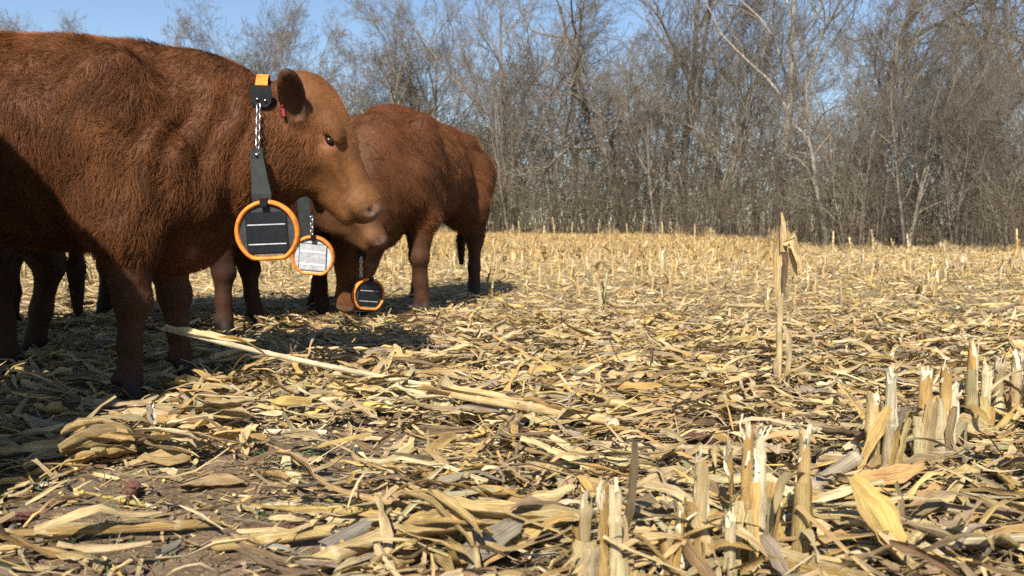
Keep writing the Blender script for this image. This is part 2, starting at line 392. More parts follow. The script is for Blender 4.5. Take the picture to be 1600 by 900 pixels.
TREE_SPECS = [  # seed, H, r0, spread, levels, crook, density, stems, up, limb0
    (1, 16, .30, 1.15, 4, .30, 1.0, 1, .15, .22),     # 0 gnarled wide
    (2, 18, .24, .80, 4, .20, 1.0, 1, .50, .30),      # 1 tall upright
    (3, 15, .22, .95, 4, .24, 1.05, 1, .35, .30),     # 2
    (4, 11, .10, .75, 4, .18, .85, 3, .50, .25),      # 3 multi-stem
    (5, 14, .18, .85, 4, .26, 1.1, 1, .40, .18),      # 4 dense round
    (6, 9, .07, .70, 4, .18, .8, 2, .50, .20),        # 5 sapling
    (7, 17, .26, 1.0, 4, .28, 1.0, 1, .30, .35),      # 6
]
tree_meshes = []
for (sd, Ht, r0, sp, lv, ck, de, stm, up, l0) in TREE_SPECS:
    tr, cr = grow_tree(sd, Ht, r0, sp, lv, crook=ck, density=de, stems=stm, up=up, limb0=l0)
    tree_meshes.append((seg_mesh('tree_trunk', tr, 6), seg_mesh('tree_crown', cr, 3), Ht))
def place_tree(v, px, d, H, label, group, pale=False, rz=None, lean=0.0, name='bare_tree'):
    x = (px - 800) / FPX * d
    o = empty(name, (x, d, float(terr(x, d)) - .05), random.uniform(0, 6.28) if rz is None else rz)
    tm, cm, Ht = tree_meshes[v]
    s = H / Ht; o.scale = (s, s, s); o.rotation_euler.y = lean
    t = bpy.data.objects.new('trunk', tm); COL.objects.link(t); t.parent = o
    c = bpy.data.objects.new('crown', cm); COL.objects.link(c); c.parent = o
    for q, m in ((t, M['pale_bark'] if pale else M['bark']), (c, M['twig'])):
        if not q.data.materials: q.data.materials.append(m)
        q.material_slots[0].link = 'OBJECT'; q.material_slots[0].material = m
    return tag(o, label, 'tree', group)
G1 = 'bare trees along the field edge'
for a in [
    (0, 980, 43, 15.5, 'gnarled bare tree with wide crooked limbs in the middle of the tree line', False),
    (1, 1066, 41, 19, 'tall straight bare tree right of the gnarled one, reaching past the top edge', False),
    (1, 1213, 31, 13.5, 'bare tree with pale grey trunk behind the lone tall corn stalk', True),
    (3, 1402, 23, 7.5, 'slender pale bare tree left of the right-hand corner of the field', False),
    (6, 1345, 36, 17, 'tall bare tree behind the slender pale one, its crown above the frame', False),
    (2, 1522, 31, 13, 'bare tree whose trunk forks high up near the right edge', False),
    (6, 1605, 30, 15, 'bare tree cut by the right edge of the photo', False),
    (5, 1545, 22.5, 5.5, 'thin leaning sapling at the foot of the woods near the right edge', True),
    (1, 775, 50, 17, 'upright bare tree just right of the farthest cow', False),
    (4, 870, 47, 14.5, 'bare tree between the farthest cow and the gnarled tree', False),
    (3, 1140, 36, 11, 'many-stemmed bare tree left of the lone tall corn stalk', False),
    (2, 610, 56, 15.5, 'bare tree with light branches above the farthest cow', False),
    (1, 690, 58, 17, 'bare tree above the rump of the farthest cow', False),
    (4, 330, 64, 15.5, 'leftmost tree of the dense rounded clump over the cow necks', False),
    (4, 395, 62, 16.8, 'highest tree of the dense rounded clump over the cow necks', False),
    (4, 465, 63, 15.8, 'rightmost tree of the dense rounded clump over the cow necks', False),
    (2, 60, 82, 21, 'faint bare tree over the near cow back at the left edge', False),
    (1, 140, 86, 21, 'faint bare tree over the near cow withers', False),
]:
    place_tree(a[0], a[1], a[2], a[3], a[4], G1, a[5])
for a in ((4, 285, 66, 14, 'small rounded bare tree at the left foot of the dense clump'), (4, 362, 60, 14.5, 'rounded bare tree in front of the dense clump, left half'), (2, 430, 66, 17, 'tree poking out behind the dense clump'),
          (4, 505, 60, 14, 'rounded bare tree closing the dense clump on the right'), (4, 550, 58, 13.5, 'rounded bare tree between the clump and the grazing cow'), (0, 240, 72, 12.5, 'low bare tree left of the dense clump')):
    place_tree(*a, G1)
R2 = random.Random(3)
for k in range(25):
    px = R2.uniform(520, 1720) if k < 23 else R2.uniform(250, 560)
    d = R2.uniform(38, 80)
    if px > 1150: d = R2.uniform(27, 60)
    h = R2.uniform(.175, .255) * d + 0.6
    if px < 560: d = R2.uniform(62, 80); h = R2.uniform(.16, .21) * d
    place_tree(R2.choice([0, 1, 2, 3, 4, 6, 1, 2]), px, d, min(h, 19), 'bare grey-brown tree deep in the woods behind the field', 'bare trees deeper in the woods')
for k in range(26):                      # saplings along the edge
    px = R2.uniform(780, 1640)
    edge = np.interp(px, [780, 1000, 1150, 1300, 1640], [43, 38, 28, 19, 16.5])
    d = edge + R2.uniform(.5, 5)
    place_tree(R2.choice([3, 5, 5]), px, d, R2.uniform(3.5, 8) * d / 32, 'thin bare sapling in the brush at the field edge', 'saplings in the brush')
# the broken pale trunk that leans in the brush
s_ = Soup(); a0 = at(1290, 385, 21.5); a0[2] = -.1; b0 = at(1262, 212, 21.5)
kp = np.array([a0, a0 * .7 + b0 * .3 + [.08, 0, 0], a0 * .45 + b0 * .55 + [.02, 0, 0], a0 * .2 + b0 * .8 + [.06, 0, 0], b0])
V_, F_, U_ = tubes(kp[None], np.array([[.085, .072, .066, .056, .033]]), 8, .06)
s_.add(V_, F_, (1, 1, 1), U_)
tb = s_.mesh('trunk')
o = empty('broken_tree', tuple(a0)); tt = link('trunk', tb, M['pale_bark'], o); tt.location = -Vector(a0)
sb = Soup()
for q, e in ((.55, (-.5, 0, .7)), (.8, (.45, .1, .55)), (.9, (-.3, .2, .5))):
    p = a0 + (b0 - a0) * q; V_, F_, U_ = tubes(np.array([[p, p + np.array(e) * .6 + [.05, 0, .1], p + np.array(e) * 1.3]]), np.array([[.04, .03, .015]]), 5, 0)
    sb.add(V_, F_, (1, 1, 1), U_)
cb = link('crown', sb.mesh('crown'), M['pale_bark'], o); cb.location = -Vector(a0)
tag(o, 'broken white trunk leaning in the brush right of the lone tall corn stalk', 'tree', G1)

# brush: thin stems and tangled twigs at the foot of the woods
def brush(n, seed, name, dlo, dhi, hlo, hhi, pxlo, pxhi):
    rg = np.random.default_rng(seed)
    px = rg.uniform(pxlo, pxhi, n)
    edge = np.interp(px, [200, 780, 1000, 1150, 1300, 1640, 1800], [58, 43, 38, 28, 19, 16.5, 16.5])
    edge = edge * (1 + .03 * np.sin(px / 37) + .025 * np.sin(px / 13.7 + 1))
    d = edge + dlo + (dhi - dlo) * rg.random(n) ** 1.4
    x = (px - 800) / FPX * d
    base = np.stack([x, d, terr(x, d) - .05], -1)
    h = rg.uniform(hlo, hhi, n) * (d / 34)
    V = []; Fs = []; nv = 0
    def sticks(p0, dirv, L, r, ns, wob):
        nonlocal nv
        m = len(p0); pts = [p0]; dv = dirv / np.linalg.norm(dirv, axis=1, keepdims=True)
        for i in range(ns):
            dv = dv + rg.normal(0, wob, (m, 3)); dv /= np.linalg.norm(dv, axis=1, keepdims=True)
            pts.append(pts[-1] + dv * (L / ns)[:, None])
        P = np.stack(pts, 1); Rr = r[:, None] * np.linspace(1, .35, ns + 1)[None]
        v, f, u = tubes(P, Rr, 3, 0, rg)
        V.append(v); Fs.append(f + nv); nv += len(v)
        return P
    P = sticks(base, np.stack([rg.normal(0, .18, n), rg.normal(0, .18, n), np.ones(n)], -1), h, h * rg.uniform(.0035, .007, n), 5, .12)
    for rep in range(5):
        t = rg.integers(1, 5, n); b = P[np.arange(n), t] + (P[np.arange(n), t + 1] - P[np.arange(n), t]) * rg.random((n, 1))
        dv = np.stack([rg.normal(0, .8, n), rg.normal(0, .8, n), rg.uniform(.1, 1.0, n)], -1)
        Q = sticks(b, dv, h * rg.uniform(.25, .55, n), h * .0030, 2, .3)
        for r3 in range(2):
            b2 = Q[np.arange(n), rg.integers(1, 3, n)]
            sticks(b2, np.stack([rg.normal(0, .8, n), rg.normal(0, .8, n), rg.uniform(-.1, .9, n)], -1), h * rg.uniform(.12, .3, n), h * .0018, 2, .25)
    o = link(name, mesh(name, np.concatenate(V), np.concatenate(Fs)), M['brush'])
    return o
tag(brush(1250, 31, 'undergrowth', 0, 9, 1.2, 4.6, 560, 1780), 'tangled grey-brown brush at the foot of the woods', 'brush', kind='stuff')
tag(brush(1300, 35, 'low_brush', -.3, 14, .5, 2.8, 600, 1780), 'low grey-brown twigs and weeds at the woods edge', 'brush', kind='stuff')
tag(brush(1150, 33, 'woodland_thicket', 8, 26, 2.6, 5.4, 250, 1780), 'mass of bare twigs deep in the woods', 'woods', kind='stuff')

# ------------------------------------------------------------------ the field: litter that nobody could count
def soil_bare(x, y):                     # 0..1, where the soil shows between the litter (left foreground)
    b = 1.2 * np.exp(-((x + .95) / .50) ** 4 - ((y - 1.58) / .30) ** 4) + 1.0 * np.exp(-((x + .47) / .42) ** 2 - ((y - 2.12) / .24) ** 2) \
        + 1.0 * np.exp(-((x + .62) / .35) ** 2 - ((y - 1.40) / .20) ** 2)
    for hx, hy in ((-1.27, 2.58), (-1.20, 3.02), (-1.48, 4.2)): b = b + np.exp(-((x - hx) / .16) ** 2 - ((y - hy + .06) / .2) ** 2)
    return np.clip(b, 0, 1)
def edge_d(px): return np.interp(px, [-200, 200, 780, 1000, 1150, 1300, 1640, 1900], [60, 58, 43, 38, 28, 19, 16.5, 16.5])
def scatter(n, y0, y1, bare=0.8, power=1.0, rg=rng):
    """ground points in the seen wedge and a margin round it, even per square metre of the band (power=1) or denser nearby (<1)"""
    out = np.empty((0, 2))
    while len(out) < n:
        u = rg.random(3 * n); y = (y0 ** (1 + power) + u * (y1 ** (1 + power) - y0 ** (1 + power))) ** (1 / (1 + power))
        x = rg.uniform(-1, 1, 3 * n) * (.70 * y + .75)
        k = rg.random(3 * n) > bare * soil_bare(x, y)
        k &= y < edge_d(800 + FPX * x / y) + rg.uniform(-1, 2, 3 * n)
        out = np.concatenate([out, np.stack([x, y], -1)[k]])
    return out[:n]
def pos3(xy, z): return np.stack([xy[:, 0], xy[:, 1], terr(xy[:, 0], xy[:, 1]) + z], -1)
def field_yaw(n, rg=rng):                # the combine laid much of it along its way
    return np.where(rg.random(n) < .6, rg.normal(.15, .5, n), rg.uniform(-np.pi, np.pi, n)) + np.pi * (rg.random(n) < .5)

def litter(name, n, y0, y1, L, W, zmax, ns, nc, bare, power=1.0, wts=None, tilt=.2, roll=.5, prof='torn', label=None, seed=0, cup=1.0):
    rg = np.random.default_rng(seed)
    xy = scatter(n, y0, y1, bare, power, rg)
    l = rg.uniform(*L, n) * rg.uniform(.6, 1.2, n); w = rg.uniform(*W, n)
    V, Fq, U = strips(n, l, w, pos3(xy, rg.random(n) ** 1.7 * zmax + .003), field_yaw(n, rg), rg.normal(0, tilt, n), rg.normal(0, roll, n),
                      rg.normal(0, .55, n), rg.normal(0, .35, n), rg.normal(0, .7, n), rg.normal(0, cup, n), ns, nc, prof, .002, .28, rg, .8, .5)
    T = np.repeat(straw_cols(n, wts, rg) if wts else straw_cols(n, rg=rg), ns * nc, 0)
    o = link(name, mesh(name, V, Fq, True, T, U), M['litter'])
    return tag(o, label, 'corn litter', kind='stuff')
litter('leaf_litter', 14000, 1.0, 4.8, (.06, .28), (.003, .026), .075, 7, 3, .82, .6, label='layer of dry torn corn leaves over the near field', seed=41, tilt=.2, roll=.45)
litter('fine_chaff', 26000, 1.0, 5.5, (.012, .07), (.002, .012), .03, 3, 2, .25, .5, label='fine chaff and leaf crumbs on the near soil', seed=42, tilt=.3,
       wts=(2, 3, 1.5, 3, 2, 1, 2.6, 1, 1.5))
litter('distant_leaf_litter', 36000, 4.6, 15, (.04, .19), (.004, .017), .07, 4, 2, 0, .8, (3, 3, 3, 2.5, 1.2, 3, 2, .6, .6), label='layer of dry corn leaves over the middle field', seed=43, tilt=.3, roll=.8)
litter('far_leaf_litter', 30000, 13, 46, (.06, .22), (.010, .028), .08, 3, 2, 0, .8, (3, 3, 3, 2, .6, 3, 2, .3, .2), label='dry corn leaves over the far field', seed=44, tilt=.35, roll=.8)
litter('middle_chaff', 12000, 5, 12, (.02, .10), (.004, .02), .05, 3, 2, 0, .8, label='chaff over the middle field', seed=45, tilt=.4)

# crumbs of soil and spilled kernels on the bare patch
def blobs(n, xy, r, z, seed, squash=.7):
    rg = np.random.default_rng(seed)
    base = np.array([[0, 0, 1], [.9, 0, .3], [.28, .86, .3], [-.73, .53, .3], [-.73, -.53, .3], [.28, -.86, .3], [.6, .5, -.5], [-.3, .75, -.5], [-.8, 0, -.5], [-.3, -.75, -.5], [.6, -.5, -.5]])
    F = np.array([[0, 1, 2], [0, 2, 3], [0, 3, 4], [0, 4, 5], [0, 5, 1], [1, 6, 2], [2, 6, 7], [2, 7, 3], [3, 7, 8], [3, 8, 4], [4, 8, 9], [4, 9, 5], [5, 9, 10], [5, 10, 1], [1, 10, 6]])
    V = base[None] * (1 + rg.normal(0, .18, (n, 11, 1))) * r[:, None, None] * np.array([1, 1, squash])
    R = rotmats(rg.uniform(0, 6.3, n), rg.normal(0, .4, n), rg.normal(0, .4, n))
    V = np.einsum('nij,naj->nai', R, V) + pos3(xy, z)[:, None]
    return V.reshape(-1, 3), (F[None] + (np.arange(n) * 11)[:, None, None]).reshape(-1, 3)
xy = scatter(9000, 1.0, 4.2, 0, .4)
xy = xy[rng.random(9000) < .15 + .85 * soil_bare(xy[:, 0], xy[:, 1])]
V, F_ = blobs(len(xy), xy, rng.uniform(.002, .009, len(xy)) * rng.uniform(.5, 1.6, len(xy)), .001, 51)
tag(link('soil_crumbs', mesh('soil_crumbs', V, F_, False), M['clod']), 'crumbs of dark soil on the bare patch', 'soil', kind='stuff')
xy = scatter(2600, 1.05, 3.2, 0, .5); xy = xy[rng.random(2600) < .02 + .13 * soil_bare(xy[:, 0], xy[:, 1])]
V, F_ = blobs(len(xy), xy, rng.uniform(.004, .0065, len(xy)), .006, 52, .55)
tag(link('spilled_kernels', mesh('spilled_kernels', V, F_, True), M['kernel']), 'spilled yellow corn kernels on the bare soil', 'kernels', kind='stuff')

# sprigs of green grass in the bare soil
s = Soup(); rg = np.random.default_rng(60)
for (px, py, nn) in ((455, 715, 60), (470, 800, 60), (440, 725, 30), (175, 850, 26), (180, 800, 10), (500, 690, 14), (250, 740, 12), (60, 760, 14), (230, 870, 12)):
    c = gnd(px, py); xy = c[:2] + rg.normal(0, .035, (nn, 2)) * [1.4, 1]
    V, Fq, U = strips(nn, rg.uniform(.02, .06, nn), .0028, pos3(xy, .012), rg.uniform(0, 6.3, nn), rg.uniform(.1, 1.0, nn), rg.normal(0, .5, nn),
                      rg.uniform(-1.6, -.2, nn), rg.normal(0, .4, nn), 0, .4, 5, 2, 'leaf', .001, .05, rg)
    s.add(V, Fq, (.1, .2, .08), U)
tag(link('green_grass', s.mesh('green_grass'), M['grass']), 'short green grass sprouting in the bare soil', 'grass', kind='stuff')

# ------------------------------------------------------------------ loose leaves, husks and stalk pieces, one by one
def variants(k, prof, L, W, cup, bend, twist, ns, nc, seed, wts=None):
    out = []
    for i in range(k):
        rg = np.random.default_rng(seed + i)
        V, Fq, U = strips(1, rg.uniform(*L), rg.uniform(*W), np.zeros((1, 3)), 0, 0, 0, rg.uniform(*bend), rg.normal(0, .35), rg.uniform(*twist), rg.uniform(*cup), ns, nc, prof, None, .20, rg, .8, .45)
        c = straw_cols(1, wts, rg) if wts else straw_cols(1, rg=rg)
        T = np.repeat(c, len(V), 0) * (1 + .10 * np.sin(U[:, 1:2] * 21 + i))
        out.append(mesh(prof, V, Fq, True, T, U))
    return out
leafV = variants(26, 'leaf', (.12, .34), (.011, .034), (-1.9, 1.9), (-1.1, .9), (-1.2, 1.2), 11, 5, 200)
huskV = variants(16, 'husk', (.09, .15), (.032, .058), (.5, 1.9), (-1.0, .6), (-.5, .5), 8, 6, 300, (4, 4, 1, 2, 1, 3, 3, 0, 0))
for m_ in leafV + huskV: m_.materials.append(M['straw'])
def stalk_variant(i, seed):
    rg = np.random.default_rng(seed + i); L = rg.uniform(.12, .5); s = Soup()
    stalk_geo(s, (-L / 2, 0, 0), (L / 2, 0, rg.uniform(-.01, .01)), rg.uniform(.0085, .0135),
              straw_cols(1, (3, 1, 4, 2, 2, 4, .6, 1.0, 1.4), rg)[0], rg, ragged=.014, ragged0=.010)
    if rg.random() < .6:
        V, Fq, U = strips(1, L * .7, .04, np.array([[rg.uniform(-.1, .1) * L, 0, .004]]), 0, 0, rg.uniform(-1, 1), rg.normal(0, .2), 0, .4, -1.5, 7, 5, 'torn', None, .12, rg)
        s.add(V, Fq, straw_cols(1, rg=rg)[0], U)
    me = s.mesh('stalk'); me.materials.append(M['stalk']); return me, L
stalkV = [stalk_variant(i, 400) for i in range(18)]
taken = []                               # places of the pieces put down one by one below
def drop(me, name, xy, z, yaw, pitch, roll, label, cat, group):
    o = bpy.data.objects.new(name, me); COL.objects.link(o)
    o.location = (xy[0], xy[1], float(terr(xy[0], xy[1])) + z)
    o.rotation_euler = Matrix(rotmats(np.array([yaw]), np.array([pitch]), np.array([roll]))[0].tolist()).to_euler()
    return tag(o, label, cat, group)
rg = np.random.default_rng(77)
pts = scatter(290, 1.25, 4.6, 1, .25, rg); yw = field_yaw(290, rg)
for i in range(290):
    drop(leafV[rg.integers(len(leafV))], 'corn_leaf', pts[i], rg.uniform(.02, .08), yw[i], rg.normal(0, .15), rg.normal(0, .6),
         'dry tan corn leaf lying loose in the stubble litter', 'corn leaf', 'loose corn leaves on the near field')
pts = scatter(110, 1.3, 5.2, 1, .3, rg); yw = field_yaw(110, rg)
for i in range(110):
    drop(huskV[rg.integers(len(huskV))], 'corn_husk', pts[i], rg.uniform(.025, .06), yw[i], rg.normal(0, .25), rg.normal(0, .7) + np.pi * (rg.random() < .5),
         'pale cupped corn husk lying loose in the stubble litter', 'corn husk', 'loose corn husks on the near field')
pts = scatter(170, 1.3, 6.0, .95, .45, rg); yw = field_yaw(170, rg)
for i in range(170):
    me, L = stalkV[rg.integers(len(stalkV))]
    drop(me, 'fallen_corn_stalk', pts[i], rg.uniform(.016, .06), yw[i], rg.normal(0, .07), rg.uniform(0, 6.3),
         'short broken corn stalk lying in the stubble litter', 'corn stalk', 'broken corn stalks lying on the near field')

# pieces of the foreground that the photograph lets one tell apart
def lay_stalk(p, q, r, col, label, za=.02, zb=.02, sag=0.0, seed=0, leaf=None, name='fallen_corn_stalk', ragged=.014, pith=(.74, .66, .48)):
    rg = np.random.default_rng(900 + seed)
    a = gnd(*p, z=za); b = gnd(*q, z=zb)
    s = Soup(); stalk_geo(s, a - a, b - a, r, col, rg, sag=sag, ragged=ragged, sides=11, pith=pith)
    o = empty(name, tuple(a)); link('stalk', s.mesh('stalk'), M['stalk'], o)
    d = (b - a) / np.linalg.norm(b - a); yaw = math.atan2(d[1], d[0]); pit = math.asin(d[2])
    for (t, L, W, roll, cup, bend, dyaw) in (leaf or []):
        c = (b - a) * t + np.array([0, 0, r * .6])
        V, Fq, U = strips(1, L, W, c[None], yaw + dyaw, pit, roll, bend, .1, .5, cup, 9, 5, 'leaf', None, .12, rg)
        T = np.repeat(straw_cols(1, (3, 4, 1, 1, 0, 3, 3, 0, 0), rg), len(V), 0)
        link('leaf_sheath', mesh('leaf_sheath', V, Fq, True, T, U), M['straw'], o)
    return tag(o, label, 'corn stalk')
OR = (.52, .34, .12); TAN = (.58, .45, .23); PAL = (.70, .62, .42); GRY = (.32, .285, .23); YEL = (.66, .50, .14)
lay_stalk((256, 512), (668, 603), .0095, PAL, 'long pale corn stalk slanting from the near cow hoof across the litter', .23, .05, .01, 1,
          [(.18, .34, .05, .4, 1.2, .3, .12), (.3, .22, .03, -.6, .9, -.6, -.25)])
lay_stalk((660, 607), (955, 658), .0155, TAN, 'thick tan corn stalk ending beside the upright pale husk', .085, .07, 0, 2, [(.35, .36, .05, .2, 1.3, 0, .05), (.75, .25, .05, -.4, 1.2, .2, -.08)])
lay_stalk((400, 600), (620, 640), .013, YEL, 'yellow corn stalk lying in front of the near cow hooves', .03, .03, 0, 3, [(.5, .3, .05, .3, 1.2, .1, .05)])
lay_stalk((-30, 837), (336, 816), .0095, OR, 'long orange corn stalk at the lower left edge on bare soil', .012, .016, 0, 4, [(.42, .16, .026, 1.2, 1.0, .8, .08)])
lay_stalk((335, 852), (526, 826), .0125, (.56, .42, .18), 'orange-tan corn stalk with broken white end left of the grey one', .016, .03, 0, 5, None)
lay_stalk((440, 905), (612, 832), .0165, (.54, .40, .19), 'thick tan corn stalk pointing up from the bottom edge', .02, .045, 0, 6, None)
lay_stalk((505, 856), (572, 822), .014, GRY, 'weathered grey corn stalk behind the thick tan one', .03, .05, 0, 7, None)
lay_stalk((118, 770), (232, 789), .0055, YEL, 'thin bright yellow stalk sliver on the bare soil', .008, .008, 0, 8, None)
lay_stalk((415, 675), (506, 677), .0085, (.84, .78, .60), 'short white stripped stalk piece in front of the cows', .014, .014, 0, 9, None, pith=(.85, .8, .64))
lay_stalk((320, 680), (420, 680), .009, TAN, 'tan corn stalk left of the white stripped piece', .012, .012, 0, 10, [(.4, .18, .04, .3, 1.2, 0, 0)])
lay_stalk((658, 738), (790, 777), .0125, OR, 'orange-brown corn stalk lying in the middle foreground', .03, .02, 0, 11, None)
lay_stalk((790, 772), (890, 800), .0135, OR, 'orange-brown corn stalk next to the front stubble, in line with another', .025, .02, 0, 12, None)
lay_stalk((545, 790), (625, 800), .011, YEL, 'yellow corn stalk with pale end beside the red cob', .02, .02, 0, 13, [(.7, .16, .03, .4, 1.0, .3, .1)])
lay_stalk((512, 812), (630, 805), .010, (.74, .64, .38), 'curved cream corn stalk sliver below the yellow one', .015, .03, .01, 14, None)
lay_stalk((1248, 778), (1343, 712), .0155, (.45, .38, .27), 'grey corn stalk leaning on the front stubble row', .03, .10, 0, 15, None)
lay_stalk((250, 866), (285, 848), .008, GRY, 'short dark stalk stub on the bare soil at bottom left', .01, .015, 0, 16, None)
lay_stalk((1545, 722), (1610, 782), .0105, YEL, 'yellow corn stalk at the right edge below the stubble row', .03, .03, 0, 17, None)
lay_stalk((1455, 715), (1590, 716), .010, GRY, 'grey corn stalk lying behind the right-hand stubble', .03, .035, 0, 18, None)
lay_stalk((700, 640), (805, 652), .013, TAN, 'tan corn stalk below the upright pale husk', .025, .03, 0, 19, [(.5, .2, .045, .2, 1.3, .1, .03)])
lay_stalk((1090, 870), (1030, 890), .013, (.76, .70, .54), 'white broken stalk piece between the front stubs', .05, .03, 0, 20, None)

def husk_at(px, py, z, L, W, yaw, pitch, roll, cup, bend, col, label, seed, name='corn_husk', nleaf=1, prof='husk', fan=.25):
    rg = np.random.default_rng(seed); c = gnd(px, py, z); root = empty(name, tuple(c))
    for k in range(nleaf):
        V, Fq, U = strips(1, L * rg.uniform(.85, 1.05), W * rg.uniform(.8, 1.1), np.array([[0, 0, .012 * k]]) , yaw + rg.normal(0, fan) * (k > 0), pitch + rg.normal(0, fan * .5) * (k > 0),
                          roll + rg.normal(0, .4) * (k > 0), bend, .1, .25, cup * rg.uniform(.7, 1.2), 12, 8, prof, None, .09, rg, .35 if nleaf > 1 else .1, .28 if nleaf > 1 else .08)
        T = np.repeat(np.array([col]) * rg.uniform(.85, 1.05), len(V), 0)
        link('husk_leaf', mesh('husk_leaf', V, Fq, True, T, U), M['straw'], root)
    return tag(root, label, 'corn husk')
husk_at(1370, 808, .10, .15, .088, -.95, -.85, .15, .45, -.2, (.72, .55, .20), 'large yellow corn husk leaf facing the camera at lower right', 501)
husk_at(1395, 838, .02, .13, .05, -.5, -.2, -.2, .9, -.3, (.50, .42, .27), 'grey-tan husk under the large yellow one at lower right', 502)
husk_at(690, 628, .06, .17, .075, 1.2, 1.0, .3, .8, -.5, (.66, .55, .32), 'pale husk standing up between the fallen stalks', 503, nleaf=2)
husk_at(160, 712, .035, .19, .075, .15, .10, .2, 1.9, -.5, (.56, .41, .19), 'bundled tan corn ear husk at the edge of the shadow', 504, nleaf=6, fan=.34)
husk_at(245, 700, .045, .26, .05, -.35, .0, -.3, 1.0, -.4, (.60, .48, .28), 'dry husk leaves trailing right from the bundled ear husk', 505, nleaf=4, fan=.25, prof='leaf')
husk_at(340, 655, .04, .24, .055, -.1, .03, .2, 1.2, .2, (.62, .48, .26), 'layered husk leaves lying below the near cow far hoof', 506, nleaf=4, fan=.15, prof='leaf')
husk_at(330, 755, .02, .16, .08, .1, .05, .1, .6, -.2, (.50, .36, .2), 'flat brown husk beside the green grass on bare soil', 507)
husk_at(385, 705, .03, .06, .04, -1.4, -.6, 0, 1.4, .2, (.70, .56, .30), 'small fanned yellow root tuft left of the green grass', 508, nleaf=4, fan=.35, prof='leaf', name='stalk_tuft')
husk_at(690, 872, .035, .19, .05, -.8, -.1, .2, 1.7, -.5, (.60, .44, .20), 'big crumpled husk pile at the bottom centre edge', 509, nleaf=8, fan=.42)
husk_at(760, 855, .05, .20, .06, .7, .3, .4, 1.0, -.4, (.34, .31, .25), 'grey twisted husk right of the crumpled pile', 510, nleaf=1)
husk_at(800, 830, .035, .34, .06, .05, .02, .2, 1.0, .2, (.66, .52, .26), 'broad yellow husk leaves lying left of the front stubs', 511, nleaf=4, fan=.12, prof='leaf')
husk_at(1235, 788, .03, .07, .06, .3, -.5, .1, .3, 0, (.50, .36, .15), 'round brown leaf piece right of the brown-topped stub', 512, prof='torn')
husk_at(1500, 668, .07, .20, .08, .2, .1, 1.0, .9, -.9, (.66, .52, .28), 'arched pale leaf behind the right stubs', 513, prof='leaf')
husk_at(980, 800, .12, .30, .016, 1.65, -1.15, .3, .6, .5, (.30, .24, .15), 'thin dark leaf blade leaning between the front stubs', 514, prof='leaf', name='corn_leaf')
husk_at(560, 620, .03, .26, .05, -.25, .02, .2, 1.0, .1, (.66, .50, .24), 'long yellow leaf sheaths beside the yellow fallen stalk', 515, nleaf=3, fan=.12, prof='leaf')
husk_at(430, 858, .02, .10, .010, .2, .0, .4, .2, -2.2, (.62, .57, .48), 'curled white leaf ribbon on the soil below the stalk', 516, prof='torn', name='corn_leaf')

# corn cobs
def cob(px, py, L, r, yaw, z, label, seed, pitch=0.0):
    rg = np.random.default_rng(seed); ns, sd = 26, 14
    sx = np.linspace(0, 1, ns); rad = r * np.interp(sx, [0, .06, .3, .9, 1], [.55, .95, 1, .8, .35])
    t = np.linspace(0, 2 * np.pi, sd, endpoint=False)
    rr = rad[:, None] * (1 + .14 * np.where((np.arange(ns)[:, None] + np.arange(sd)[None]) % 2, 1, -1) * rg.uniform(.4, 1, (ns, sd)))
    V = np.stack([np.repeat(((sx - .5) * L)[:, None], sd, 1), rr * np.cos(t), rr * np.sin(t)], -1)
    k = np.arange(ns * sd).reshape(ns, sd); k2 = np.roll(k, -1, 1)
    F4 = np.stack([k[:-1], k[1:], k2[1:], k2[:-1]], -1).reshape(-1, 4)
    V = np.concatenate([V.reshape(-1, 3), [[-.5 * L, 0, 0], [.5 * L, 0, 0]]])
    a = np.stack([k[0], k2[0], np.full(sd, ns * sd)], -1); b = np.stack([k2[-1], k[-1], np.full(sd, ns * sd + 1)], -1)
    c = gnd(px, py, z)
    o = link('corn_cob', mesh('corn_cob', V, [F4, np.concatenate([a, b])], False), M['cob'])
    o.location = tuple(c); o.rotation_euler = (0, -pitch, yaw)
    return tag(o, label, 'corn cob')
cob(425, 830, .105, .0125, .12, .014, 'bare red corn cob lying beside the orange-tan stalk at bottom left', 1)
cob(622, 641, .10, .0145, -.1, .016, 'red corn cob left of the upright pale husk', 2)
cob(462, 632, .075, .013, .2, .015, 'red corn cob in front of the yellow stalk near the hooves', 3)
cob(205, 767, .07, .0165, -1.3, .017, 'round-looking brown cob seen end-on on the bare soil', 4)
cob(560, 792, .04, .013, .3, .015, 'short red cob stub beside the curved cream sliver', 5)
cob(825, 678, .08, .0135, .1, .02, 'red-brown cob half hidden in the litter at centre', 6)
cob(1095, 685, .09, .0145, -.2, .025, 'dark red cob behind the front stubble row', 7)
cob(-2 + 20, 812, .09, .014, .5, .013, 'cob with leftover yellow kernels at the left edge', 8)

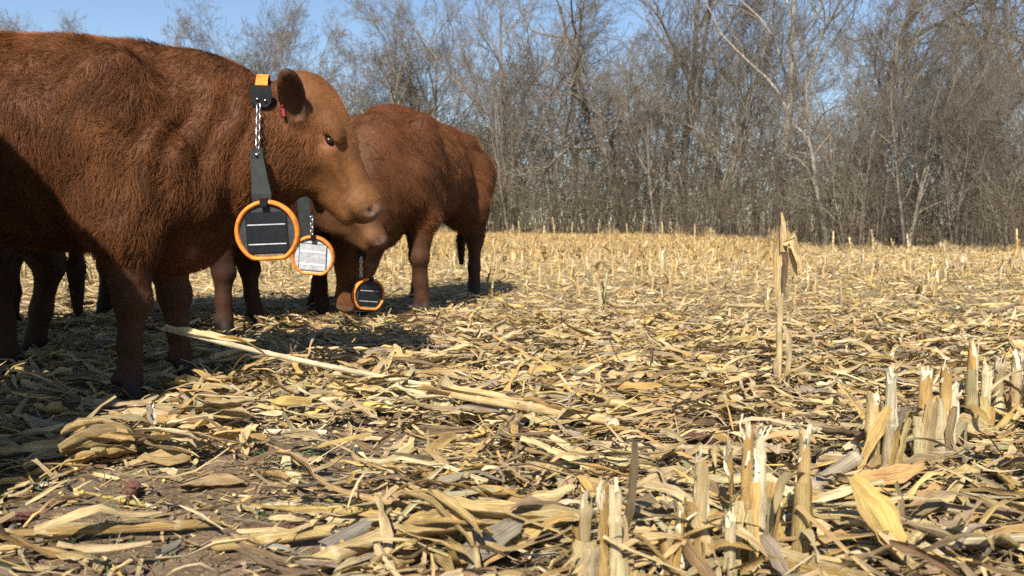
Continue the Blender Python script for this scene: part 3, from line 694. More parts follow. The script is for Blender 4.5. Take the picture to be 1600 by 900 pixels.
# ------------------------------------------------------------------ standing stubble
def stub_parts(h, r, col, lean, seed, sheath=2, tatter=1, torn=True):
    """meshes of one standing stub: stalk, sheaths, tattered leaf"""
    rg = np.random.default_rng(seed); out = []
    top = np.array([lean[0], lean[1], h]); s = Soup()
    stalk_geo(s, (0, 0, -.04), top, r, col, rg, ragged=min(.022, h * .12), sides=12, pith=(.80, .72, .54))
    if torn:                             # splinters of white pith at the cut
        n = rg.integers(5, 11); a = rg.uniform(0, 6.3, n)
        p = top + np.stack([np.cos(a) * r * .7, np.sin(a) * r * .7, rg.uniform(-.03, .0, n)], -1)
        V, Fq, U = strips(n, rg.uniform(.02, .085, n), rg.uniform(.0025, .009, n), p, a, np.pi / 2 - rg.uniform(-.1, .7, n), 0, rg.normal(0, .9, n), rg.normal(0, .4, n), .8, .8, 5, 3, 'torn', None, .2, rg)
        s.add(V, Fq, np.array((.80, .72, .53)) * rg.uniform(.85, 1.05), U)
        V, Fq, U = strips(1, h * .45, r * 2.4, np.array([top * .74 + [0, -r * .62, 0]]), -np.pi / 2, np.pi / 2, 0, .05, 0, .1, .75, 8, 4, 'torn', None, .12, rg)
        if rg.random() < .55: s.add(V, Fq, np.array((.84, .76, .57)), U)
    out.append(('stalk', s.mesh('stalk'), M['stalk']))
    a0 = rg.uniform(0, 6.3)
    for k in range(sheath):
        yaw = a0 + k * np.pi * rg.uniform(.8, 1.2); W = rg.uniform(.045, .07); cup = rg.uniform(1.1, 1.7); Rr = max(.5 * W / cup, r * 1.08); L = h * rg.uniform(.45, .85)
        off = Rr + .004 * k
        V, Fq, U = strips(1, L, W, np.array([[math.cos(yaw) * off + top[0] * .35, math.sin(yaw) * off + top[1] * .35, L * .5 - .02 + rg.uniform(0, .2) * (h - L)]]), yaw, np.pi / 2 - rg.uniform(-.02, .09), 0,
                          rg.uniform(-.3, .12), 0, rg.uniform(-.3, .3), cup, 10, 6, 'torn', None, .10, rg)
        T = np.repeat(straw_cols(1, (3, 4, 1, 2, .5, 2, 4, 0, 1), rg), len(V), 0)
        out.append(('leaf_sheath', mesh('leaf_sheath', V, Fq, True, T, U), M['straw']))
    for k in range(tatter):
        yaw = rg.uniform(0, 6.3); L = rg.uniform(.10, .24)
        z0 = h * rg.uniform(.3, .75); pit = rg.uniform(-.9, .6)
        c = np.array([[math.cos(yaw) * L * .4 + top[0] * .5, math.sin(yaw) * L * .4 + top[1] * .5, max(z0 + math.sin(pit) * L * .4, .03)]])
        V, Fq, U = strips(1, L, rg.uniform(.012, .03), c, yaw, pit, rg.normal(0, .5), rg.uniform(-2, -.4), rg.normal(0, .4), rg.normal(0, 1.2), rg.normal(0, .9), 10, 3, 'leaf', None, .15, rg)
        T = np.repeat(straw_cols(1, (3, 3, 1, 2, 2, 1, 3, 1, 2), rg), len(V), 0)
        out.append(('torn_leaf', mesh('torn_leaf', V, Fq, True, T, U), M['straw']))
    return out
def stub(loc, parts, label, group, rz=0.0, sc_=1.0):
    o = empty('corn_stub', loc, rz); o.scale = (sc_, sc_, sc_)
    for nm, me, mt in parts: link(nm, me, mt, o)
    return tag(o, label, 'corn stub', group)
ROWG = 'stubs of the front stubble row'
# px, base y, top y, lean px, radius px, colour, sheaths, tatters, label
row = [
    (910, 925, 770, 5, 12, TAN, 3, 0, 'stub wrapped in wide pale sheaths, leftmost of the front row'),
    (946, 925, 752, -8, 9, OR, 2, 1, 'brown narrow stub second from the left of the front row'),
    (966, 925, 748, -3, 13, PAL, 1, 1, 'cream white stub third from the left of the front row'),
    (1048, 920, 795, 14, 9, OR, 1, 2, 'short orange stub with curling leaf left of the tall tan pair'),
    (1092, 905, 728, 2, 14, TAN, 2, 1, 'tall tan stub in the middle of the front row'),
    (1070, 905, 775, -10, 9, YEL, 1, 1, 'yellow stub leaning left against the tall tan one'),
    (1163, 910, 662, -2, 11, OR, 1, 0, 'tallest brown stub with torn white flank in the front row'),
    (1150, 850, 690, -18, 5, OR, 0, 0, 'thin brown split stalk leaning left beside the tallest brown stub'),
    (1186, 905, 672, -6, 10, PAL, 3, 0, 'ragged white stub touching the tallest brown stub'),
    (1135, 925, 805, 0, 12, PAL, 3, 0, 'low stub of wrinkled pale sheaths below the tallest brown stub'),
    (1250, 892, 672, 0, 12, (.60, .42, .18), 1, 1, 'lone stub with stripped white upper half right of the tallest brown one'),
    (1225, 860, 790, -8, 9, YEL, 0, 1, 'small yellow stub behind the lone half-stripped stub'),
    (1366, 762, 612, -4, 13, TAN, 1, 2, 'tan stub with a snapped top bent left in the row'),
    (1388, 768, 582, 0, 10, PAL, 3, 1, 'pale stub with a white spike right of the snapped one'),
    (1437, 742, 588, 4, 12, OR, 3, 1, 'orange stub with sheaths behind the large yellow husk leaf'),
    (1470, 735, 585, 0, 11, OR, 2, 1, 'brown stub with shreds on top near the right edge'),
    (1486, 725, 612, 2, 8, PAL, 2, 1, 'thin pale stub behind the brown shredded one'),
    (1515, 700, 537, 0, 8, OR, 1, 1, 'slim orange stub standing highest near the right edge'),
    (1535, 690, 570, 4, 9, PAL, 3, 1, 'pale stub right of the slim orange one'),
    (1556, 670, 562, 2, 9, TAN, 2, 1, 'tan stub among the white shreds at the right edge'),
    (1582, 660, 555, 4, 9, TAN, 2, 2, 'stub with long white shreds at the right edge'),
    (1605, 640, 548, 0, 9, PAL, 2, 1, 'stub half cut by the right edge of the photo'),
    (1500, 690, 600, -5, 8, PAL, 3, 1, 'short bundle of white sheaths left of the slim orange stub'),
    (245, 702, 640, -6, 8, GRY, 0, 1, 'grey broken stub standing alone in front of the near cow'),
]
for i, (px, by, ty, lp, rp, col, shn, tn, lab) in enumerate(row):
    b = gnd(px, by); k = b[1] / FPX
    stub((b[0], b[1], float(terr(b[0], b[1]))), stub_parts((by - ty) * k, rp * .85 * k, col, (lp * k, 0), 700 + i, shn + (rp > 5), tn + 1, ty < 830), lab, ROWG)
# the rest of the rows
u_, n_ = np.array([.80, .60]), np.array([-.60, .80])
stubs = []
rg = np.random.default_rng(88)
c0 = gnd(1080, 905)[:2]
for r_ in range(-34, 75):
    off = c0 + n_ * .76 * r_ + n_ * rg.normal(0, .03)
    t = np.arange(-70, 75, .17); t = t + rg.normal(0, .04, len(t))
    p = off[None] + u_[None] * t[:, None] + rg.normal(0, .025, (len(t), 2))
    stubs.append(np.concatenate([p, np.full((len(t), 1), r_)], 1))
S = np.concatenate(stubs)
px_ = 800 + FPX * S[:, 0] / np.maximum(S[:, 1], .1)
ok = (S[:, 1] > 2.0) & (np.abs(px_ - 800) < 860) & (S[:, 1] < edge_d(px_))
S = S[ok]; px_ = px_[ok]
keep = np.interp(S[:, 1], [2, 4.4, 6, 8.5, 14], [0, .015, .14, .5, .85])
front = (S[:, 2] <= 0) & (S[:, 1] > 4.1)               # the front row and those right of it stand on
keep = np.where(front, np.maximum(keep, .75), keep)
keep = np.where((S[:, 1] < 7.5) & (px_ < 760), 0, keep)   # where the cattle stand it is trodden down
k = rg.random(len(S)) < keep; S = S[k]
S = S[np.argsort(S[:, 1])]
sv = [stub_parts(rg.uniform(.08, .24), rg.uniform(.005, .0085), straw_cols(1, (4, 4, 3, 1, 1, 3, 4, 0, .5), rg)[0], (rg.normal(0, .03), rg.normal(0, .03)), 820 + i, 2, int(rg.integers(1, 4)), True) for i in range(14)]
for i, (x, y, _) in enumerate(S[:250]):
    stub((x, y, float(terr(x, y))), sv[rg.integers(14)], 'dry corn stub standing in the rows beyond the front stubble', 'stubs standing in the middle field', rg.uniform(0, 6.3), rg.uniform(.85, 1.25))
S = S[250:]; n = len(S)
base = pos3(S[:, :2], -.03); pS = 800 + FPX * S[:, 0] / S[:, 1]
h = rg.uniform(.12, .34, n) * np.interp(S[:, 1], [8, 22, 45], [1, .8, .6]) * np.where((pS > 1240) & (S[:, 1] > 10), .22, 1.0); top = base + np.stack([rg.normal(0, .05, n), rg.normal(0, .05, n), h], -1)
P = np.stack([base, base * .5 + top * .5 + rg.normal(0, .006, (n, 3)), top], 1); rad = rg.uniform(.006, .011, n)
s = Soup(); V, Fq, U = tubes(P, rad[:, None] * np.array([[1.15, 1, .85]]), 4, .1, rg)
C = straw_cols(n, (4, 4, 3, 1, 1, 3, 3, 0, .5), rg); s.add(V, Fq, np.repeat(C, 12, 0), U)
for rep in range(4):
    L = h * rg.uniform(.5, 1.1, n); yaw = rg.uniform(0, 6.3, n)
    V, Fq, U = strips(n, L, rg.uniform(.02, .05, n), base + np.stack([np.cos(yaw) * .03, np.sin(yaw) * .03, .03 + h * rg.uniform(.3, .7, n)], -1), yaw, rg.uniform(.3, 1.75, n), rg.normal(0, .4, n),
                      rg.normal(-.6, .8, n), rg.normal(0, .5, n), rg.normal(0, .8, n), rg.normal(0, .9, n), 4, 2, 'leaf', .01, .1, rg)
    s.add(V, Fq, np.repeat(straw_cols(n, rg=rg), 8, 0), U)
n = 11000; xy = scatter(n, 8, 42, 0, .7, rg); hz = rg.uniform(.08, .26, n) * np.where(800 + FPX * xy[:, 0] / xy[:, 1] > 1240, .35, 1.0)
V, Fq, U = strips(n, hz, rg.uniform(.006, .018, n), pos3(xy, hz * .45), rg.uniform(0, 6.3, n), np.pi / 2 + rg.normal(0, .35, n), 0, rg.normal(0, .5, n), rg.normal(0, .4, n), 0, .6, 3, 2, 'torn', .005, .1, rg)
s.add(V, Fq, np.repeat(straw_cols(n, (3, 4, 2, 2, .5, 3, 4, .2, .2), rg), 6, 0), U)
tag(link('far_stubble', s.mesh('far_stubble'), M['litter']), 'rows of standing corn stubble filling the far field', 'stubble', kind='stuff')

# stalks left standing above the far stubble
rg = np.random.default_rng(91)
tall = [(802, 352, 30), (812, 345, 34), (868, 340, 33), (848, 352, 36), (893, 345, 38), (935, 352, 30), (980, 350, 32), (1003, 342, 33), (1035, 348, 28), (1085, 352, 26),
        (1300, 360, 17), (1330, 370, 17.5), (1365, 360, 18.5), (1420, 366, 15.5), (1395, 372, 19), (1470, 380, 17), (1590, 358, 14), (755, 342, 36), (1050, 345, 36), (1110, 356, 29)]
tv = [stub_parts(.8, .011, straw_cols(1, (4, 5, 2, 1, 0, 3, 4, 0, 0), rg)[0], (rg.normal(0, .06), 0), 860 + i, 2, 2, True) for i in range(5)]
for i, (px, ty, d) in enumerate(tall):
    hh = at(px, ty, d)[2]; x = (px - 800) / FPX * d
    o = stub((x, d, float(terr(x, d))), tv[i % 5], 'tall thin corn stalk left standing by the woods edge', 'tall stalks at the far edge of the field', rg.uniform(0, 6.3), hh / .8)
    o.scale = (1.3, 1.3, hh / .8); o.name = 'tall_corn_stalk'; o['category'] = 'corn stalk'
# grassy fringe between stubble and brush
n = 5200; px = rg.uniform(620, 1720, n); d = edge_d(px) + rg.normal(0, 1.0, n); x = (px - 800) / FPX * d
hf = np.where(px > 1230, .4, 1.0) * (1 + .7 * np.clip(np.sin(px / 21) + np.sin(px / 8.3), 0, 2))
V, Fq, U = strips(n, rg.uniform(.12, .42, n) * hf, rg.uniform(.012, .03, n), np.stack([x, d, terr(x, d) + .09 * hf], -1), rg.uniform(0, 6.3, n), rg.uniform(.7, 2.2, n), 0, rg.normal(-.5, .5, n), rg.normal(0, .4, n), 0, .3, 4, 2, 'leaf', 0, .1, rg)
fr = link('dry_grass_fringe', mesh('dry_grass_fringe', V, Fq, True, np.repeat(straw_cols(n, (3, 3, 1, 4, 4, 1, 2, 1, 2), rg) * .9, 8, 0), U), M['litter'])
tag(fr, 'dry tan grass between the stubble and the woods', 'dry grass', kind='stuff')

# ------------------------------------------------------------------ the lone tall stalk
b = gnd(1216, 611); k = b[1] / FPX; hh = (606 - 408) * k
root = empty('lone_corn_stalk', (b[0], b[1], float(terr(b[0], b[1])))); rg = np.random.default_rng(95)
s = Soup(); stalk_geo(s, (0, 0, -.03), (0.004, 0, hh), 5.0 * k, (.62, .48, .25), rg, ragged=.02, sides=12); link('stalk', s.mesh('stalk'), M['stalk'], root)
def lone_leaf(pts, widths, cup, col, name='dry_leaf', flip=0.0):
    """a leaf along px points relative to the stalk base"""
    P = np.array([[(p[0] - 1216) * k, p[2] if len(p) > 2 else 0, (606 - p[1]) * k] for p in pts]); w = np.array(widths) * k * .42 * rg.uniform(.8, 1.15, len(widths))
    ns = len(P); D = np.gradient(P, axis=0); D /= np.linalg.norm(D, axis=1, keepdims=True)
    lat = np.cross(D, np.array([math.sin(flip), -math.cos(flip), 0])); lat /= np.linalg.norm(lat, axis=1, keepdims=True) + 1e-9; nr = np.cross(lat, D)
    c = np.linspace(-1, 1, 5)
    V = P[:, None] + lat[:, None] * (c[None, :, None] * w[:, None, None]) + nr[:, None] * (cup * (c ** 2)[None, :, None] * w[:, None, None])
    kk = np.arange(ns * 5).reshape(ns, 5); Fq = np.stack([kk[:-1, :-1], kk[1:, :-1], kk[1:, 1:], kk[:-1, 1:]], -1).reshape(-1, 4)
    U = np.stack(np.broadcast_arrays((c * .5 + .5)[None], np.linspace(0, .3, ns)[:, None], 7.0 * len(widths)), -1)
    link(name, mesh(name, V, Fq, True, np.array(col) * np.ones((ns * 5, 1)), U), M['straw'], root)
lone_leaf([(1213, 470), (1208, 430), (1207, 395), (1212, 368), (1220, 352), (1229, 372), (1233, 405), (1240, 430)], [9, 15, 19, 18, 16, 17, 14, 3], .6, (.60, .46, .24))
lone_leaf([(1217, 455, -.01), (1218, 425, -.012), (1219, 395, -.012), (1216, 372, -.01)], [5, 11, 13, 8], .7, (.20, .14, .08))
lone_leaf([(1214, 385, -.015), (1213, 360, -.02), (1214, 340, -.015), (1212, 323, -.01)], [9, 12, 8, 2], .5, (.64, .49, .25))
lone_leaf([(1214, 372, -.03), (1226, 366, -.035), (1236, 395, -.035), (1243, 418, -.03)], [10, 15, 13, 2], .5, (.70, .55, .30))
lone_leaf([(1222, 366, -.02), (1230, 356, -.03), (1233, 366, -.03)], [6, 12, 6], .5, (.66, .54, .32))
lone_leaf([(1219, 500, -.01), (1224, 515, -.03), (1226, 550, -.03), (1224, 585, -.02), (1229, 605, -.02)], [8, 11, 12, 10, 4], .8, (.56, .47, .31))
lone_leaf([(1212, 545, -.01), (1206, 560, -.02), (1211, 590, -.02), (1216, 610, -.02)], [5, 9, 9, 5], .7, (.50, .40, .24))
lone_leaf([(1214, 590, -.01), (1205, 585, -.04), (1192, 575, -.05), (1186, 580, -.05)], [5, 8, 8, 3], .6, (.38, .31, .22))
tag(root, 'lone tall corn stalk with folded dry leaves on its broken top', 'corn stalk')

# ------------------------------------------------------------------ cattle: one continuous body each, from a smooth blend of muscles
class Body:
    def __init__(s, lo, hi, h):
        s.h = h; s.lo = np.array(lo, np.float32)
        s.n = np.ceil((np.array(hi) - lo) / h).astype(int) + 1
        s.ax = [(s.lo[i] + h * np.arange(s.n[i])).astype(np.float32) for i in range(3)]
        s.d = np.full(tuple(s.n), .5, np.float32); s.id = np.zeros(tuple(s.n), np.int8)
    def _win(s, lo, hi):
        a = np.clip(np.floor((np.array(lo) - s.lo) / s.h).astype(int), 0, s.n); b = np.clip(np.ceil((np.array(hi) - s.lo) / s.h).astype(int) + 1, 0, s.n)
        sl = tuple(slice(a[i], b[i]) for i in range(3))
        return sl, s.ax[0][sl[0]][:, None, None], s.ax[1][sl[1]][None, :, None], s.ax[2][sl[2]][None, None, :]
    def _put(s, sl, di, k, g, sub=False):
        d = s.d[sl]
        if sub:
            hh = np.maximum(k - np.abs(d + di), 0) / k
            s.d[sl] = np.maximum(d, -di) + hh * hh * k * .25
        else:
            hh = np.maximum(k - np.abs(d - di), 0) / k
            s.id[sl] = np.where(di < d, g, s.id[sl])
            s.d[sl] = np.minimum(d, di) - hh * hh * k * .25
    def cone(s, a, b, ra, rb, k=.05, g=0, sub=False):
        a = np.array(a, float); b = np.array(b, float); m = max(ra, rb) + k + .03
        sl, x, y, z = s._win(np.minimum(a, b) - m, np.maximum(a, b) + m)
        if 0 in s.d[sl].shape: return
        ba = b - a; L2 = float(ba @ ba) + 1e-9
        t = np.clip(((x - a[0]) * ba[0] + (y - a[1]) * ba[1] + (z - a[2]) * ba[2]) / L2, 0, 1)
        di = np.sqrt((x - a[0] - ba[0] * t) ** 2 + (y - a[1] - ba[1] * t) ** 2 + (z - a[2] - ba[2] * t) ** 2) - (ra + (rb - ra) * t)
        s._put(sl, di, k, g, sub)
    def chain(s, pts, rad, k=.05, g=0):
        for i in range(len(pts) - 1): s.cone(pts[i], pts[i + 1], rad[i], rad[i + 1], k, g)
    def ell(s, c, r, k=.06, g=0, R=None, sub=False):
        c = np.array(c, float); r = np.array(r, float); m = (r.max() if R is not None else r) + k + .03
        sl, x, y, z = s._win(c - m, c + m)
        if 0 in s.d[sl].shape: return
        x, y, z = x - c[0], y - c[1], z - c[2]
        if R is not None:
            R = np.array(R, float); x, y, z = (R[0, i] * x + R[1, i] * y + R[2, i] * z for i in range(3))
        k0 = np.sqrt((x / r[0]) ** 2 + (y / r[1]) ** 2 + (z / r[2]) ** 2); k1 = np.sqrt((x / r[0] ** 2) ** 2 + (y / r[1] ** 2) ** 2 + (z / r[2] ** 2) ** 2) + 1e-9
        s._put(sl, k0 * (k0 - 1) / k1, k, g, sub)
    def surface(s):
        d, h = s.d, s.h; neg = d < 0
        c = [(0, 0, 0), (1, 0, 0), (0, 1, 0), (1, 1, 0), (0, 0, 1), (1, 0, 1), (0, 1, 1), (1, 1, 1)]
        sh = tuple(np.array(d.shape) - 1)
        cut = lambda A, o: A[o[0]:o[0] + sh[0], o[1]:o[1] + sh[1], o[2]:o[2] + sh[2]]
        cnt = sum(cut(neg, o).astype(np.int8) for o in c); act = (cnt > 0) & (cnt < 8)
        ii = np.argwhere(act); dv = [d[ii[:, 0] + o[0], ii[:, 1] + o[1], ii[:, 2] + o[2]] for o in c]
        acc = np.zeros((len(ii), 3), np.float64); num = np.zeros(len(ii))
        for a in range(8):
            for ax, bit in ((0, 1), (1, 2), (2, 4)):
                if a & bit: continue
                b = a | bit; da, db = dv[a], dv[b]; x = (da < 0) != (db < 0)
                t = np.where(x, da / np.where(x, da - db, 1), 0); p = np.tile(np.array(c[a], float), (len(ii), 1)); p[:, ax] += t
                acc += np.where(x[:, None], p, 0); num += x
        V = s.lo + h * (ii + acc / num[:, None])
        lab = np.full(sh, -1, np.int64); lab[tuple(ii.T)] = np.arange(len(ii)); Q = []
        for ax in range(3):
            u, w = (ax + 1) % 3, (ax + 2) % 3
            s0 = [slice(None)] * 3; s1 = [slice(None)] * 3; s0[ax] = slice(0, -1); s1[ax] = slice(1, None)
            A, B = neg[tuple(s0)], neg[tuple(s1)]; e = np.argwhere(A != B); e = e[(e[:, u] > 0) & (e[:, w] > 0) & (e[:, u] < sh[u]) & (e[:, w] < sh[w])]
            fl = A[tuple(e.T)]
            eu = np.zeros(3, int); eu[u] = 1; ew = np.zeros(3, int); ew[w] = 1
            q = np.stack([lab[tuple((e - eu - ew).T)], lab[tuple((e - ew).T)], lab[tuple(e.T)], lab[tuple((e - eu).T)]], 1)
            q[~fl] = q[~fl][:, ::-1]; Q.append(q[(q >= 0).all(1)])
        g = s.id[tuple(ii.T)]
        return V.astype(np.float32), np.concatenate(Q), g

def hashn(p, f, seed):                   # cheap smooth 3-D noise from sines
    r = np.random.default_rng(seed); o = 0
    for i in range(5):
        k = r.normal(0, 1, 3); k *= f * r.uniform(.7, 1.5) / np.linalg.norm(k)
        q = p @ k + r.uniform(0, 6.3)
        k2 = r.normal(0, 1, 3); k2 *= f * .8 / np.linalg.norm(k2)
        o = o + np.sin(q + 1.3 * np.sin(p @ k2 + r.uniform(0, 6.3)))
    return o / 5

# groups: 0 body 1 neck 2 head 3 leg 4 hoof 5 ear 6 nose skin 7 crest 8 tail tuft
COAT = np.array([(.080, .0265, .0084), (.090, .0305, .0094), (.132, .0510, .0150), (.060, .0235, .0105), (.025, .020, .016), (.055, .0210, .0110), (.15, .085, .058), (.062, .0190, .0088), (.04, .015, .008)])
FURL = np.array([.038, .032, .011, .013, .002, .009, .001, .036, .05])

def build_cow(p, h=.012, seed=1, strands=60000, fur_w=1.0, mul=1.0):
    """p: pose dictionary in the cow's own frame (x forward, y left, z up, ground at 0)"""
    B = Body((-1.62, -.50, -.03), (p.get('xmax', 1.05), .50, 1.36), h)
    # trunk
    B.ell((-.14, 0, .865), (.36, .285, .35), .12); B.ell((-.55, 0, .865), (.50, .325, .335), .14)
    B.ell((-1.02, 0, .90), (.34, .275, .315), .12); B.ell((-1.22, 0, .93), (.20, .21, .24), .10)
    B.cone((.02, 0, 1.095), (-.45, 0, 1.105), .085, .095, .10); B.cone((-.45, 0, 1.105), (-1.2, 0, 1.09), .095, .09, .10)
    for sd in (-1, 1):
        B.ell((-1.0, sd * .215, 1.09), (.10, .06, .06), .06)                   # hip bone
        B.ell((-.82, sd * .37, .98), (.12, .07, .13), .08, sub=True)            # flank hollow
        B.ell((.00, sd * .205, .88), (.16, .115, .29), .06)                    # shoulder blade
        B.ell((.165, sd * .165, .72), (.11, .105, .13), .06); B.ell((-.04, sd * .225, .66), (.11, .08, .14), .05)                   # point of the shoulder
    # neck
    nk = p['neck']                                                          # [(point, rx, ry, rz)] ellipsoids from shoulder to poll
    for (c, r, R) in nk: B.ell(c, r, .12, 1, R)
    for (a, b, ra, rb) in p['crest']: B.cone(a, b, ra, rb, .07, 7 if p.get('tuft') else 1)
    for (a, b, ra, rb) in p['dewlap']: B.cone(a, b, ra, rb, .07, 1)
    B.ell(p['brisket'][0], p['brisket'][1], .10, 1)
    # legs
    for pts in p['fore']:
        rad = (.15, .114, .062, .052, .038, .046)
        B.chain(pts[:6], rad, .03, 3)
        B.ell(np.array(pts[3]) + [.006, 0, 0], (.059, .056, .062), .02, 3); B.ell(np.array(pts[5]) + [-.02, 0, .005], (.03, .042, .03), .015, 3)
        hf = np.array(pts[5]); tip = np.array(pts[6])
        for q in (-.025, .025):
            B.cone(hf + (tip - hf) * .35 + [0, q, 0], tip + [0, q * 1.1, 0], .030, .033, .008, 4); B.ell(hf + [-.045, q, -.005], (.014, .013, .02), .01, 4)
    for pts in p['hind']:
        rad = (.23, .165, .078, .056, .038, .046)
        B.chain(pts[:6], rad, .05, 3)
        hf = np.array(pts[5]); tip = np.array(pts[6])
        B.cone(hf + (tip - hf) * .35, tip, .046, .056, .015, 4)
    # tail
    B.chain([(-1.37, 0, 1.07), (-1.43, 0, .95), (-1.44, .02, .62), (-1.43, .03, .42)], (.05, .032, .022, .03), .03, 0)
    B.cone((-1.43, .03, .42), (-1.43, .03, .24), .038, .02, .02, 8)
    # head: u along the face from poll to nose, v out of the forehead
    po = np.array(p['poll'], float); u = np.array(p['face'], float); u /= np.linalg.norm(u)
    lat = np.array(p.get('lat', (0, 1, 0)), float); lat -= u * (lat @ u); lat /= np.linalg.norm(lat)
    v = np.cross(u, lat); v = v if v[2] > 0 or p.get('vup') is None else v
    if v @ np.array(p.get('vhint', (1, 0, .5))) < 0: v = -v
    S = p.get('hs', 1.0)
    Hd = lambda a, l, b: po + S * (u * a + lat * l + v * b)
    Rm = np.stack([u, lat, v], 1)
    B.ell(Hd(.09, 0, -.045), S * np.array((.135, .112, .105)), .06, 2, Rm)
    B.ell(Hd(.17, 0, .0), S * np.array((.15, .088, .07)), .05, 2, Rm)
    B.cone(Hd(.2, 0, -.015), Hd(.47, 0, -.028), .068 * S, .056 * S, .04, 2)
    B.cone(Hd(.22, 0, -.09), Hd(.44, 0, -.065), .092 * S, .066 * S, .05, 2)
    for sd in (-1, 1):
        B.ell(Hd(.235, sd * .052, -.135), S * np.array((.135, .052, .105)), .05, 2, Rm)      # cheek
        B.ell(Hd(.205, sd * .088, -.005), S * np.array((.060, .034, .036)), .022, 2, Rm)     # brow
        B.cone(Hd(.27, sd * .092, -.055), Hd(.40, sd * .062, -.068), .026 * S, .016 * S, .03, 2)
        B.ell(Hd(.375, sd * .115, -.125), S * np.array((.06, .04, .04)), .04, 2, Rm, sub=True)
    B.cone(Hd(.25, 0, -.19), Hd(.46, 0, -.112), .058 * S, .038 * S, .03, 2)
    B.ell(Hd(.475, 0, -.045), S * np.array((.066, .080, .060)), .03, 2, Rm)
    B.ell(Hd(.522, 0, -.028), S * np.array((.026, .066, .046)), .010, 6, Rm)
    B.ell(Hd(.486, 0, -.110), S * np.array((.042, .052, .026)), .012, 2, Rm)
    for sd in (-1, 1):
        B.ell(Hd(.520, sd * .070, -.022), S * np.array((.017, .020, .013)), .010, 6, Rm, sub=True)     # nostril
        B.cone(Hd(.55, sd * .035, -.090), Hd(.48, sd * .080, -.090), .011 * S, .011 * S, .008, 6, sub=True)
        B.cone(Hd(.48, sd * .080, -.090), Hd(.40, sd * .086, -.106), .011 * S, .006 * S, .008, 6, sub=True)
        B.ell(Hd(.234, sd * .112, -.032), S * np.array((.025, .022, .014)), .02, 2, Rm, sub=True)      # eye socket
        B.cone(Hd(.207, sd * .106, -.022), Hd(.252, sd * .103, -.014), .011 * S, .009 * S, .012, 2)          # lids
        B.cone(Hd(.215, sd * .104, -.052), Hd(.262, sd * .098, -.046), .008 * S, .008 * S, .012, 2)
    # ears
    for (ax, nrm, sd, L, W) in p['ears']:
        ax = np.array(ax, float); ax /= np.linalg.norm(ax); nrm = np.array(nrm, float); nrm -= ax * (nrm @ ax); nrm /= np.linalg.norm(nrm); wd = np.cross(nrm, ax)
        b0 = Hd(.125, sd * .10, -.10); c = b0 + ax * L * .52; Re = np.stack([ax, wd, nrm], 1)
        B.cone(b0, b0 + ax * L * .25, .034, .036, .03, 5)
        B.ell(c, (L * .52, W * .5, .024), .02, 5, Re)
        B.ell(c + nrm * .022 + ax * .004, (L * .44, W * .40, .025), .012, 5, Re, sub=True)
    # skin folds
    sl = (slice(None),) * 3
    if p.get('folds'):
        x, y, z = np.meshgrid(*[a for a in B.ax], indexing='ij')
        nm = np.clip((x - .02) / .12, 0, 1) * np.clip((.50 - x) / .1, 0, 1) * np.clip((z - .55) / .1, 0, 1) * np.clip((1.10 - z) / .1, 0, 1)
        B.d += .0065 * nm * np.sin(62 * (x + .10 * np.sin(4.5 * z) + .02 * np.sin(17 * z))) 
        B.d += .007 * np.sin(9 * x + 2 * np.sin(5 * z)) * np.sin(8 * z + 1.5 * np.sin(7 * x))
    V, Q, g = B.surface()
    Q = Q.astype(np.int64)
    # smooth and soften the group weights
    E_ = np.concatenate([Q[:, [0, 1]], Q[:, [1, 2]], Q[:, [2, 3]], Q[:, [3, 0]]]); E_ = np.concatenate([E_, E_[:, ::-1]])
    deg = np.bincount(E_[:, 0], minlength=len(V)).astype(np.float64)
    def lap(A): return np.stack([np.bincount(E_[:, 0], weights=A[E_[:, 1], j], minlength=len(V)) for j in range(A.shape[1])], 1) / np.maximum(deg, 1)[:, None]
    V = V.astype(np.float64)
    for lam in (.5, -.52, .5, -.52): V = V + lam * (lap(V) - V)
    g = np.where((g == 3) & (V[:, 2] > .47), 0, g)
    Wt = np.eye(9)[g]
    for _ in range(int(.14 / h)): Wt = .5 * Wt + .5 * lap(Wt)
    col = Wt @ COAT; fl = Wt @ FURL
    n1 = hashn(V, 11, seed)[:, None]; n2 = hashn(V, 34, seed + 1)[:, None]
    n0 = np.clip(hashn(V, 5, seed + 3) * 1.4, 0, 1)[:, None] * (1 - Wt[:, 3:5].sum(1, keepdims=True))
    col = col * (1 - .55 * n0) + np.array((.165, .068, .022)) * .55 * n0
    col = col * (1 + .28 * n1 + .22 * n2) * mul
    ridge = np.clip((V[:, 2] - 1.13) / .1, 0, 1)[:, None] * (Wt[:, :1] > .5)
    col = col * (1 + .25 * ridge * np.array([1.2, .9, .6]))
    for sd in (-1, 1):                    # dark lips and nostrils, pale muzzle
        mz = np.exp(-(np.linalg.norm(V - Hd(.47, sd * .05, -.05), axis=1) / .055) ** 2)[:, None] * .45
        col = col * (1 - mz) + np.array((.23, .11, .045)) * mz
        lp = np.stack([Hd(.55, sd * .035, -.090), Hd(.515, sd * .062, -.090), Hd(.48, sd * .078, -.090), Hd(.44, sd * .082, -.098), Hd(.40, sd * .082, -.106)])
        lp = np.concatenate([lp[:-1] + (lp[1:] - lp[:-1]) * t for t in (0, .33, .66)])
        w = np.exp(-(np.min(np.linalg.norm(V[:, None] - lp[None], axis=2), axis=1) / .011) ** 2)[:, None] * .85
        col = col * (1 - w) + np.array((.030, .014, .009)) * w; fl = fl * (1 - w[:, 0])
        w = np.exp(-(np.linalg.norm(V - Hd(.522, sd * .062, -.025), axis=1) / .026) ** 2)[:, None] * .7
        col = col * (1 - w) + np.array((.24, .14, .10)) * w; fl = fl * (1 - w[:, 0])
        w = np.exp(-(np.linalg.norm(V - Hd(.518, sd * .062, -.022), axis=1) / .014) ** 2)[:, None] * .95
